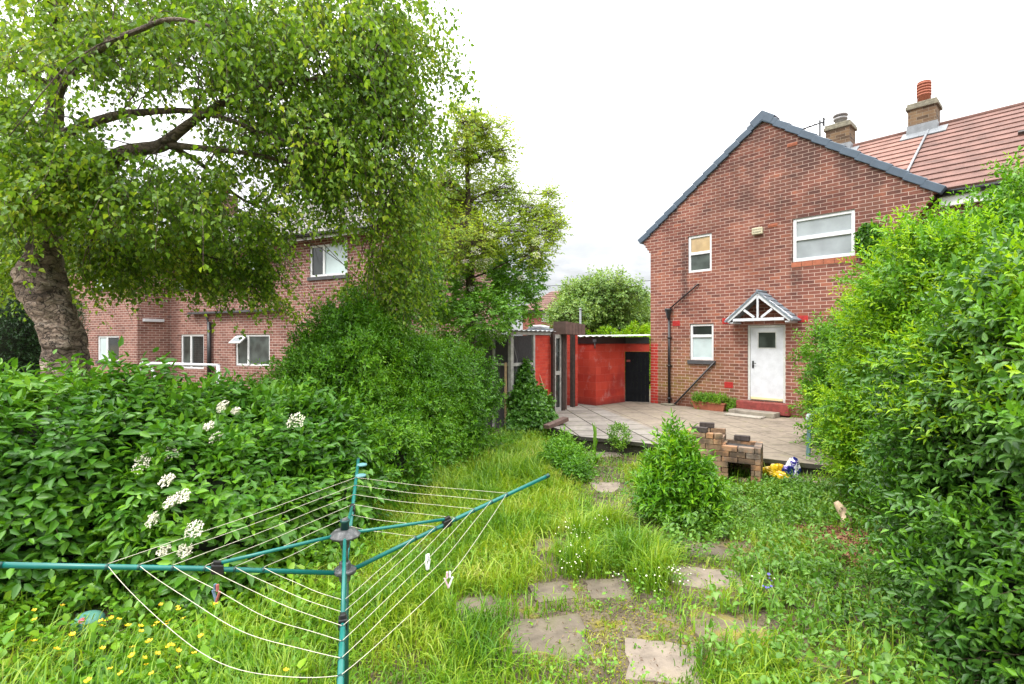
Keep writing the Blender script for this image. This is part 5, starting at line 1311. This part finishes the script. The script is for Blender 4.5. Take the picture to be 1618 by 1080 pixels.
# strands hang from points spread through the crown; regions given as (px, py, depth, spread x, y, depth, count, length)
regs = [(120, 60, 6.6, 120, 60, 1.2, 380, .8), (300, 40, 6.6, 110, 60, 1.3, 380, .9), (470, 50, 6.8, 90, 60, 1.2, 330, 1.0), (570, 30, 7.0, 50, 60, .9, 190, 1.0), (625, 60, 7.2, 24, 60, .6, 60, .9), (20, 190, 6.2, 50, 60, 1.0, 180, .7),
        (180, -80, 6.6, 150, 60, 1.2, 280, .9), (450, -80, 7, 130, 50, 1.2, 230, 1.0), (350, 110, 6.8, 100, 35, 1.0, 220, .8), (430, 190, 6.7, 90, 40, 1.0, 250, .9), (535, 140, 6.9, 55, 60, .9, 200, 1.0), (600, 170, 7.2, 35, 60, .7, 110, 1.0), (540, 250, 7.3, 55, 45, .9, 180, 1.0),
        (610, 290, 7.6, 40, 60, .8, 140, 1.0), (470, 260, 7.0, 60, 40, .9, 170, .8), (300, 290, 6.8, 90, 40, 1.0, 190, .8), (190, 300, 6.6, 60, 35, .8, 120, .7), (25, 290, 6.2, 45, 40, .8, 130, .6), (370, 340, 7.4, 70, 35, .8, 140, .7), (250, 360, 7.6, 70, 25, .7, 80, .65), (590, 120, 7.2, 40, 50, .7, 90, .9),
        (220, 405, 7.8, 80, 36, .4, 150, .55), (330, 420, 7.8, 65, 36, .4, 150, .6), (405, 415, 7.8, 35, 40, .4, 130, .6), (160, 405, 7.8, 40, 34, .4, 110, .5), (140, 350, 7.8, 60, 45, .4, 200, .6), (30, 390, 7.9, 40, 50, .4, 190, .6), (70, 300, 6.2, 70, 34, .3, 150, .5), (120, 240, 6.1, 80, 40, .5, 140, .6), (600, 400, 8.0, 36, 60, .6, 120, .9), (565, 470, 8.2, 35, 40, .5, 90, .7), (640, 400, 8.4, 25, 60, .5, 90, .8),
        (672, 60, 7.2, 8, 40, .3, 12, 1.3), (682, 120, 7.2, 7, 30, .3, 9, 1.2), (660, 190, 7.3, 8, 40, .3, 14, 1.2), (650, 250, 7.4, 10, 30, .3, 14, 1.2), (690, 40, 7.2, 6, 30, .3, 6, 1.1)]
SP, SL_ = [], []
for x, y, Z, dx, dy, dz, n, ln in regs:
    xs, ys, zs = x+RNG.normal(size=n)*dx*.62, y+RNG.normal(size=n)*dy*.62, Z+RNG.normal(size=n)*dz*.6
    xs = np.where((xs > 668) & (dx > 12), 668-RNG.random(n)**1.5*80, xs)
    # openings in the crown where the sky shows
    hole = np.zeros(n, bool)
    for hx_, hy_, hr, keep in ((160, 195, 36, .45), (205, 225, 26, .45), (300, 120, 40, .3), (500, 95, 34, .35), (390, 285, 30, .3), (140, 140, 30, .1), (370, 320, 26, .25)):
        hole |= (np.hypot(xs-hx_, (ys-hy_)*1.1) < hr) & (RNG.random(n) > keep)
    xs, ys, zs = xs[~hole], ys[~hole], zs[~hole]
    SP.append(np.stack([zs*(xs-CX)/F, zs, CAMZ-(ys-CY)/F*zs], 1)); SL_.append(ln*(.45+.8*RNG.random(len(xs))))
SP, SL_ = np.concatenate(SP), np.concatenate(SL_); n = len(SP)
bvec = np.array(base); ctrunk = np.array(at(90, 200, 6.8))
outd = unit((SP-ctrunk)*np.array([1, 1, .15])); hd = unit(outd+rnd(n, .5))
K = 14; Pp, Aa, Nn_, Ss = [], [], [], []; Tp, Td, Tl = [], [], []
prev = None
wst = rnd(n, .09)
for k in range(K):
    t = (k+.5)/K; s = SL_*t
    pos = SP + hd*(np.minimum(s, .45)*.75)[:, None] + hd*(s*.22)[:, None] - UP*(s**1.4*.70)[:, None] + wst*math.sin(4*t)*SL_[:, None]
    if prev is not None: Tp.append(prev); Td.append(pos-prev); Tl.append(np.linalg.norm(pos-prev, axis=1))
    prev = pos
    for rep in range(2):
        side = unit(rnd(n)*np.array([1, 1, .35])); keep = RNG.random(n) < .78
        Pp.append((pos+side*.015+rnd(n, .040))[keep]); Aa.append((side*.75-UP*(.55+.5*RNG.random((n, 1)))+hd*.15)[keep]); Nn_.append((side*.55+UP*.5+rnd(n, .45))[keep]); Ss.append((.046+.030*RNG.random(n))[keep])
Pp, Aa, Nn_, Ss = map(np.concatenate, (Pp, Aa, Nn_, Ss))
# thin the spray further where the crown lets sky and wall through
lx, ly = CX+F*Pp[:, 0]/Pp[:, 1], CY-F*(Pp[:, 2]-CAMZ)/Pp[:, 1]; gone = np.zeros(len(Pp), bool)
for ex, ey, erx, ery, keep in ((165, 190, 30, 22, .42), (205, 228, 24, 15, .45), (300, 110, 34, 30, .40), (270, 160, 26, 18, .3), (505, 98, 24, 20, .35), (390, 290, 26, 16, .25), (372, 318, 22, 22, .3), (474, 425, 48, 46, .16), (450, 245, 24, 16, .4), (350, 190, 26, 14, .45), (560, 330, 18, 30, .5), (250, 500, 130, 24, .35), (100, 120, 18, 26, .4), (640, 260, 26, 40, .5), (600, 80, 20, 20, .5)):
    wob = 1+.35*np.sin(lx*.11+ly*.07+ex)+.25*np.sin(lx*.23-ly*.19)
    gone |= (((lx-ex)/erx)**2+((ly-ey)/ery)**2 < wob) & (RNG.random(len(Pp)) > keep)
Pp, Aa, Nn_, Ss = Pp[~gone], Aa[~gone], Nn_[~gone], Ss[~gone]
V, f = leaves(Pp, Aa, Nn_, Ss, .80, BIRCH); np_mesh('foliage', V-bvec, f, M['lf_birch'], bt)
print('birch leaves', len(Pp))
Tp, Td, Tl = map(np.concatenate, (Tp, Td, Tl)); twig_mesh('twig', Tp, Td, Tl, .0035, M['twig'], bt, bvec)
ap = np.array([list(a[0]) for a in anchors])+bvec
for k in RNG.choice(n, 420, replace=False):
    kx, ky = CX+F*SP[k, 0]/SP[k, 1], CY-F*(SP[k, 2]-CAMZ)/SP[k, 1]
    if 415 < kx < 560 and 340 < ky < 500: continue
    j = np.argmin(((ap-SP[k])**2).sum(1)+RNG.random(len(ap))*.6); dd = np.linalg.norm(ap[j]-SP[k])
    if .15 < dd < 3.2: limb(MBT, ap[j]-bvec, SP[k]-bvec, .010, .004, .08, .05, 4, 5)
MBT.build('limb', M['bark'], bt)

# ---- generic tree from cluster blobs
def cluster_tree(name, label, base, trunk, clusters, dens, kw, mat, bark, flowers=0, seed=1, amp=.3, inner=.7, tr=.1):
    base = Vector(base); t = plant(name, label, 'tree', base); org = np.array(base)
    mb = MB(); tp = [Vector(p)-base for p in trunk[0]]; mb.tube(tp, trunk[1], 10); mb.build('trunk', M[bark], t)
    mb = MB(); P_, N_ = [], []
    for i, (c, r) in enumerate(clusters):
        cv = Vector(c)-base
        j = min(range(len(tp)), key=lambda q: (tp[q]-cv).length + max(0, tp[q].z-cv.z)*1.6)
        limb(mb, tp[j], cv, tr*.22, .008, .05, .06, 6, 6)
        for _ in range(4):
            d = Vector(RNG.normal(size=3)).normalized(); q = cv+Vector((d.x*r[0], d.y*r[1], abs(d.z)*r[2]*.9-.15*r[2])); limb(mb, cv-(cv-tp[j])*.15, q, .012, .004, .04, .06, 4, 5)
        n = int(dens*4*math.pi*(r.prod())**(2/3)); d = unit(rnd(n)); q = lump(d, seed*50+i, amp)[:, None]*(1-inner*RNG.random((n, 1))**1.7)
        P_.append(c+d*r*q); N_.append(d)
    mb.build('limb', M[bark], t)
    P, N = np.concatenate(P_), np.concatenate(N_); D = unit(N+UP*.2+rnd(len(P), .5)); Ln = kw.pop('Ln')*(.6+.8*RNG.random(len(P)))
    V, f = shoots(P, D, Ln, **kw); np_mesh('foliage', V-org, f, M[mat], t)
    twig_mesh('twig', P-D*Ln[:, None], D, Ln*1.8, .004, M['twig'], t, org)
    return t
TZ_ = 11.5
eb = at(742, 540, TZ_); eb.z = ZG
tr_px = [(745, 700, .12), (744, 520, .11), (743, 440, .10), (742, 380, .08), (740, 320, .06), (738, 260, .045), (736, 210, .025)]
cl_ = [(735, 195, 26, 22), (765, 205, 26, 20), (722, 235, 24, 20), (792, 235, 22, 18), (755, 250, 34, 26), (705, 285, 30, 26), (790, 300, 30, 28), (745, 315, 40, 30), (690, 335, 36, 30), (835, 330, 26, 20), (870, 335, 22, 18), (850, 370, 30, 24), (800, 365, 36, 28), (745, 385, 44, 34), (690, 400, 44, 36), (845, 400, 26, 24), (810, 425, 40, 30), (760, 450, 46, 36), (700, 465, 48, 38), (815, 475, 36, 30), (770, 500, 44, 30), (720, 515, 44, 30), (660, 420, 34, 40), (665, 350, 26, 32), (655, 300, 20, 24), (640, 470, 40, 36), (835, 440, 22, 22), (878, 360, 16, 14), (720, 175, 12, 10), (752, 180, 12, 10), (870, 305, 12, 8), (795, 200, 10, 8)]
cls = []
for x, y, rx, ry in cl_:
    Z = TZ_ + RNG.normal()*.55; cls.append((np.array(at(x, y, Z)), np.array([rx, rx*1.1, ry])*TZ_/F))
low_ = [c for c, q in zip(cls, cl_) if q[1] > 405]; up_ = [c for c, q in zip(cls, cl_) if q[1] <= 405]
et = cluster_tree('elder_tree', 'tall thin crowned elder tree with cream flower heads behind the hedge', eb, ([at(x, y, TZ_) for x, y, r in tr_px], [r for _, _, r in tr_px]), up_, 86,
                  dict(k=3, leaf=.085, aspect=.46, shape=OVATE, spread=1.05, decuss=False, Ln=.22, droop=.4), 'lf_eldtree', 'twig', seed=3)
org = np.array(eb); P_, N_ = sample_blobs(low_, 140, .4, amp=.32); D = unit(N_+UP*.2+rnd(len(P_), .4)); V, f = shoots(P_, D, .2*(.6+.8*RNG.random(len(P_))), 3, .09, .48, OVATE, 1.05, False, .4)
np_mesh('lower_foliage', V-org, f, M['lf_mid'], et)
for k, (px, py, r) in enumerate([(760, 415, .14), (765, 424, .10), (772, 411, .09), (850, 380, .13), (735, 412, .08), (700, 262, .1), (708, 300, .12), (752, 395, .1), (728, 440, .08), (825, 438, .09), (782, 525, .12), (690, 275, .09), (812, 330, .08), (848, 402, .08), (745, 455, .07), (775, 370, .09), (716, 330, .08), (800, 392, .08)]):
    p = blob_hit(px, py, cls) or at(px, py, TZ_-.4)
    o = umbel(r, 150+k, 70).build('flower_head', M['wflower'], et); o.location = p-Vector((p-Vector((0, 0, CAMZ))).normalized()*.15)-et.location; o.scale = (1, 1, 1.3); o.rotation_euler = (R(58+10*math.sin(k)), R(8*math.cos(k)), R(0))
CZ_ = 26; cb_ = at(938, 540, CZ_); cb_.z = ZG
cl_ = [(925, 470, 38, 26), (960, 460, 34, 22), (990, 480, 34, 24), (1015, 490, 26, 26), (900, 495, 26, 22), (940, 500, 36, 22), (985, 508, 34, 18), (1022, 512, 22, 18), (905, 462, 18, 16), (935, 448, 16, 12), (880, 500, 14, 12), (955, 482, 36, 26), (1005, 462, 14, 12), (975, 448, 10, 8)]
cluster_tree('cherry_tree', 'spreading pale green tree far off between the sheds and the brick house', cb_, ([at(940, 560, CZ_), at(938, 522, CZ_), at(932, 500, CZ_), at(940, 475, CZ_)], [.26, .22, .16, .06]),
             [(np.array(at(x, y, CZ_+RNG.normal()*.9)), np.array([rx, rx, ry])*CZ_/F) for x, y, rx, ry in cl_], 42, dict(k=3, leaf=.16, aspect=.5, shape=OVATE, spread=1.0, Ln=.35, droop=.5), 'lf_far', 'twig', seed=7, tr=.5)

# ================================================================== grass, weeds, flowers
def lerp_x(y, pts):
    ys, xs = zip(*pts); return np.interp(y, ys, xs)
def in_garden(x, y):
    left = lerp_x(y, [(1.5, -4.6), (3.2, -4.2), (4.1, -3.9), (5.2, -3.35), (7.8, -2.1), (12.0, .1)])
    right = lerp_x(y, [(1.5, 2.2), (2.9, 2.5), (4.1, 3.2), (6, 4.3), (8.6, 5.6), (12, 6)])
    pat = np.where(x < 1.32, 9.93-(x-1.32)*2.4, patio_line(x))
    return (x > left) & (x < right) & (y < pat) & (y > 1.2)
def slab_cover(x, y, grow=0):
    c = np.zeros(len(x))
    for sx_, sy_, w_, d_, r in SLABS:
        u = (x-sx_)*math.cos(r)+(y-sy_)*math.sin(r); v = -(x-sx_)*math.sin(r)+(y-sy_)*math.cos(r)
        e = np.maximum(np.abs(u)/(w_/2), np.abs(v)/(d_/2)); c = np.maximum(c, np.clip((1.02-e+.35*fbm2(x*5, y*5, 77))/.3, 0, 1))
    return c
bare = [(on(1290, 757), .42), (on(1150, 780), .2), (on(1000, 985), .24), (on(930, 985), .2), (on(1060, 990), .18), (on(1195, 1010), .18), (on(1140, 945), .2), (on(1185, 890), .18), (on(800, 1010), .16), (on(870, 900), .2), (on(1040, 840), .15), (on(990, 730), .3), (on(1345, 862), .66), (on(140, 990), .22), (on(850, 885), .22), (on(1165, 775), .30), (on(1185, 810), .24), (on(965, 800), .22), (on(1100, 1010), .22), (on(690, 935), .12), (on(720, 900), .12), (on(1090, 940), .25), (on(820, 960), .2)]
def bare_cover(x, y):
    c = np.zeros(len(x))
    for p, r in bare: c = np.maximum(c, np.clip(1.25-np.hypot((x-p.x), (y-p.y)*.8)/r, 0, 1))
    return c
def lushness(x, y):
    """0..1: long grass left of the path, tussocks right of it, thin on the path itself"""
    path_x = lerp_x(y, [(2.5, .55), (3.4, .75), (4.2, 1.0), (5.5, 1.35), (7.5, 1.4), (9.5, 1.6)])
    d = np.abs(x-path_x); base_ = np.clip(d/.95-.12, .06, 1)
    n = fbm2(x*1.6, y*1.6, 21)
    tus = np.zeros(len(x))
    for px, py, r in ((1000, 890, .42), (905, 860, .34), (920, 905, .3), (1035, 920, .3), (960, 840, .3)):
        p = on(px, py); tus = np.maximum(tus, np.clip(1.3-np.hypot(x-p.x, y-p.y)/r, 0, 1))
    return np.clip(np.maximum(base_*(.75+.45*n), tus), 0.05, 1.15), tus
n = 460000
x = RNG.uniform(-4.8, 6.0, n); y = RNG.uniform(1.2, 12, n)
near_w = np.clip(1.15-.065*y, .35, 1)
lu, tus = lushness(x, y)
zone_weed = np.clip((x-1.28-.12*(y-3))/.55, 0, 1)*np.clip((7-y)/2, 0, 1)            # broad-leaved patch on the right
left_weed = np.clip((-1.55-.0*(y)-x)/.6, 0, 1)*np.clip((5.4-y)/1.2, 0, 1)
pr = near_w*np.clip(.16+.84*lu, 0, 1)*(1-.96*slab_cover(x, y))*(1-.93*bare_cover(x, y))*(1-(.50+.38*(fbm2(x*1.1, y*1.1, 61) > -.1))*zone_weed*(1-tus))*(1-.78*left_weed)
k = in_garden(x, y) & (RNG.random(n) < pr)
x, y, lu, tus = x[k], y[k], lu[k], tus[k]; n = len(x); print('grass blades', n)
z = ground_z(x, y)
hgt = (.055+.29*lu*np.clip(.45+.75*RNG.random(n), 0, 1.2)+.10*tus)*np.where(RNG.random(n) < .10, 1.45, 1)
hgt = np.where(slab_cover(x, y) > .02, hgt*.55, hgt); hgt = hgt*(1-.35*np.clip((x-1.28-.12*(y-3))/.55, 0, 1)*(y < 7))
az = RNG.random(n)*6.28 + .0; az = np.where(RNG.random(n) < .5, 1.1*fbm2(x*1.2, y*1.2, 8)*3+RNG.normal(size=n)*.6, az)
ld = np.stack([np.cos(az), np.sin(az), np.zeros(n)], 1); bend = (.25+.75*RNG.random(n))*(.6+.7*RNG.random(n))
wdir = np.stack([-np.sin(az), np.cos(az), np.zeros(n)], 1); wdir = unit(wdir*.8+rnd(n, .4)*np.array([1, 1, .1])); wd = (.0022+.0030*RNG.random(n))*(.8+.5*(y/6))
P0 = np.stack([x, y, z-.01], 1); V = np.empty((n, 7, 3))
for i, t in enumerate((0, .4, .75)):
    c = P0 + UP*(hgt*(t-.38*bend*t*t))[:, None] + ld*(hgt*bend*.75*t*t)[:, None]
    V[:, 2*i] = c-wdir*(wd*(1-.25*t))[:, None]; V[:, 2*i+1] = c+wdir*(wd*(1-.25*t))[:, None]
V[:, 6] = P0 + UP*(hgt*(1-.42*bend-.10*bend**2))[:, None] + ld*(hgt*bend*.9)[:, None]
b6 = (np.arange(n)*7)[:, None]
Fq = np.concatenate([b6+np.array([0, 1, 3, 2]), b6+np.array([2, 3, 5, 4])], 1).reshape(-1, 4)
Ft = b6+np.array([4, 5, 6]); 
me = bpy.data.meshes.new('grass'); me.vertices.add(n*7); me.vertices.foreach_set('co', V.astype(np.float32).ravel())
li = np.concatenate([Fq.ravel(), Ft.ravel()]); me.loops.add(len(li)); me.loops.foreach_set('vertex_index', li.astype(np.int32))
ls = np.concatenate([np.arange(len(Fq))*4, len(Fq)*4+np.arange(n)*3]); me.polygons.add(len(ls)); me.polygons.foreach_set('loop_start', ls.astype(np.int32))
me.materials.append(M['grass']); me.update(calc_edges=True); me.validate()
go = bpy.data.objects.new('grass', me); COL.objects.link(go)
tag(go, 'long uncut grass thick on both sides of the slab path', 'grass', kind='stuff')

# broad-leaved ground cover
def cover(name, label, cat, n, sel, hmax, leaf, aspect, shape, mat, k_=2):
    x = RNG.uniform(-4.8, 6, n); y = RNG.uniform(1.2, 12, n); q = in_garden(x, y)
    q &= RNG.random(n) < sel(x, y)*(1-.93*slab_cover(x, y))*(1-.98*bare_cover(x, y)); x, y = x[q], y[q]
    h = hmax*(.15+.85*RNG.random(len(x)))*np.clip(.8+.7*fbm2(x*2.3, y*2.3, 71), .35, 1.5); P = np.stack([x, y, ground_z(x, y)+h*.55], 1)
    D = unit(UP+rnd(len(x), .55)); V, f = shoots(P, D, h*.5+.02, k_, leaf*(.55+.65*RNG.random(len(x))), aspect, shape, 1.25, True, .4, .8)
    V[:, 2] = np.maximum(V[:, 2], ZG-.02)
    return tag(np_mesh(name, V, f, M[mat]), label, cat, kind='stuff')
cover('weeds', 'broad leaved weeds and buttercup leaves carpeting the lower left corner', 'ground cover', 34000, lambda x, y: np.clip((-1.2-x)/.7, 0, 1)*np.clip((6.2-y)/1.5, 0, 1), .24, .075, .72, ROUND, 'lf_weed')
cover('brambles', 'bramble and nettle leaves scrambling over the ground between path and right hedge', 'ground cover', 52000, lambda x, y: np.clip((x-1.22-.13*(y-3))/.5, 0, 1)*np.clip((8.2-y)/1, 0, 1)*(.55+.45*(fbm2(x*1.7, y*1.7, 31) > .0)), .26, .060, .66, OVATE, 'lf_bramble')
cover('low_weeds', 'small leaved weeds mixed through the grass', 'ground cover', 44000, lambda x, y: .35+.5*(fbm2(x*2, y*2, 41) > .1), .10, .032, .7, ROUND, 'lf_weed', 1)
cover('nettles', 'nettles at the foot of the left privet hedge', 'ground cover', 26000, lambda x, y: np.clip(1-(x-lerp_x(y, [(1.5, -4.6), (4.1, -3.9), (7.8, -2.1), (12.0, .1)]))/1.15, 0, 1)*np.clip((y-5)/1.0, 0, 1), .42, .07, .58, OVATE, 'lf_privet', 3)
cover('edge_weeds', 'ragged weeds growing along the front edge of the patio', 'ground cover', 40000, lambda x, y: np.clip(1-(patio_line(x)-y)/.55, 0, 1)*(.35+.65*(fbm2(x*4, y*4, 51) > -.05))*(x > 1.0), .30, .05, .5, OVATE, 'lf_bramble', 2)
# wood chippings
p = on(1345, 866); n = 7000; a, q = RNG.random(n)*6.28, np.sqrt(RNG.random(n))
P = np.stack([p.x+.50*q*np.cos(a)*1.1, p.y+.62*q*np.sin(a), np.zeros(n)], 1); P[:, 2] = ground_z(P[:, 0], P[:, 1])+.005+.02*RNG.random(n)
V, f = leaves(P, unit(rnd(n)*np.array([1, 1, .25])), UP+rnd(n, .4), .028+.03*RNG.random(n), .28, LANCE)
M['chips'] = leaf_mat('bark chips', [(.14, .055, .030), (.24, .10, .055), (.32, .155, .09), (.42, .27, .17)], trans=0, rough=.9)
tag(np_mesh('bark_chippings', V, f, M['chips']), 'reddish brown bark chippings on bare earth by the hedge', 'bark chippings', kind='stuff')

# dead leaves, moss cushions and grit over the bare ground and slabs
def litter(name, label, n, sz, asp, cols, sel, lift=.008):
    x = RNG.uniform(-1.6, 4.2, n); y = RNG.uniform(2.4, 9.6, n); q = in_garden(x, y) & (RNG.random(n) < sel(x, y)); x, y = x[q], y[q]
    P = np.stack([x, y, ground_z(x, y)+lift+.018*(slab_cover(x, y) > .6)], 1); k = len(x)
    V, f = leaves(P, unit(rnd(k)*np.array([1, 1, .3])), UP+rnd(k, .35), sz*(.5+RNG.random(k)), asp, OVATE)
    M[name] = leaf_mat(name, cols, trans=0, rough=.9); tag(np_mesh(name, V, f, M[name]), label, 'litter', kind='stuff')
litter('leaf_litter', 'small brown dead leaves and stalks littering the slab path', 11000, .020, .36, [(.05, .03, .018), (.10, .06, .035), (.18, .12, .07), (.27, .2, .12)], lambda x, y: np.clip(.12+.9*(1-lushness(x, y)[0]), 0, 1))
litter('moss', 'yellow green cushions of moss in the joints of the slab path', 90000, .011, .9, [(.08, .10, .01), (.16, .17, .012), (.27, .22, .014), (.14, .19, .02)], lambda x, y: np.clip(1.1*(1-lushness(x, y)[0]), 0, 1)*(fbm2(x*3.1, y*3.1, 91) > .16)*(slab_cover(x, y) < .25), .006)

# buttercups
def buttercup():
    t = thing('buttercup', 'yellow buttercup among the weeds below the left-hand airer lines', 'flower', (0, 0, 0), 0, 'buttercups in the lower left weeds')
    MB().tube([(0, 0, -.04), (.01, .0, .10), (0, .008, .20)], [.0016, .0014, .0012], 5).build('stem', M['lf_weed'], t)
    mb = MB()
    for k in range(5):
        a = k*1.2566; c, s = math.cos(a), math.sin(a)
        def q(r, w, z): return (r*c-w*s, .008+r*s+w*c, .20+z)
        mb.poly([q(.002, 0, 0), q(.011, -.0075, .004), q(.0165, -.004, .009), q(.0165, .004, .009), q(.011, .0075, .004)])
    mb.build('petals', M['yflower'], t); return t
bc = buttercup(); spots = [(118, 900), (45, 965), (85, 960), (165, 985), (180, 978), (148, 988), (178, 982), (195, 990), (205, 1004), (200, 998), (238, 1002), (250, 998), (262, 906+98), (270, 992), (226, 1022), (228, 1036), (200, 1032), (200, 1044), (248, 1034), (258, 1031), (283, 962), (276, 963), (346, 967), (288, 1012), (298, 1047), (285, 1062), (170, 1062), (158, 1076), (225, 1064), (258, 1066), (220, 1060), (32, 1018), (28, 1008), (110, 1005), (5, 985), (62, 985), (440, 1064), (134, 1000), (150, 1022), (240, 1024), (20, 1050), (300, 985), (330, 1010), (250, 950), (60, 1030)]
for k, (px, py) in enumerate(spots):
    p = on(px, py, ZG+.20); o_ = bc if k == 0 else copy_tree(bc)
    o_.location = (p.x, p.y, float(ground_z(p.x, p.y))+.0+.06*random.random()); s_ = .9+.4*random.random(); o_.scale = (s_, s_, 1); o_.rotation_euler = (R(random.uniform(-18, 28)), R(random.uniform(-20, 20)), random.random()*6)
# small white flowers on the tussocks, red clover heads
def specks(name, label, spots_, r, mat, n_, spread, hz_):
    mb = MB()
    for px, py in spots_:
        p = on(px, py, ZG+hz_)
        for _ in range(n_):
            c = Vector((p.x+random.gauss(0, spread), p.y+random.gauss(0, spread), ZG+hz_+random.gauss(0, .03))); s = r*(.6+.7*random.random()); t0 = random.random()*6
            nrm = Vector((random.gauss(0, .4), -.35+random.gauss(0, .4), 1)).normalized(); e1 = nrm.orthogonal().normalized(); e2 = nrm.cross(e1)
            mb.poly([c+e1*s*math.cos(t0+j*1.2566)+e2*s*math.sin(t0+j*1.2566) for j in range(5)])
    return tag(mb.build(name, M[mat]), label, 'flowers', kind='stuff')
specks('stitchwort', 'scatter of tiny white stitchwort flowers over the grass tussocks', [(905, 830), (912, 845), (900, 860), (925, 870), (915, 895), (1068, 900), (1058, 910), (1075, 905), (1050, 925), (895, 880), (950, 820), (985, 905), (1190, 915)], .0065, 'wflower', 9, .07, .24)
M['vflower'] = plain('violet petal', (.10, .08, .42), .6)
specks('violets', 'few small violet flowers in the weeds right of the slab path', [(1212, 915), (1218, 922), (1207, 925)], .010, 'vflower', 3, .025, .26)
bpy.context.view_layer.update()
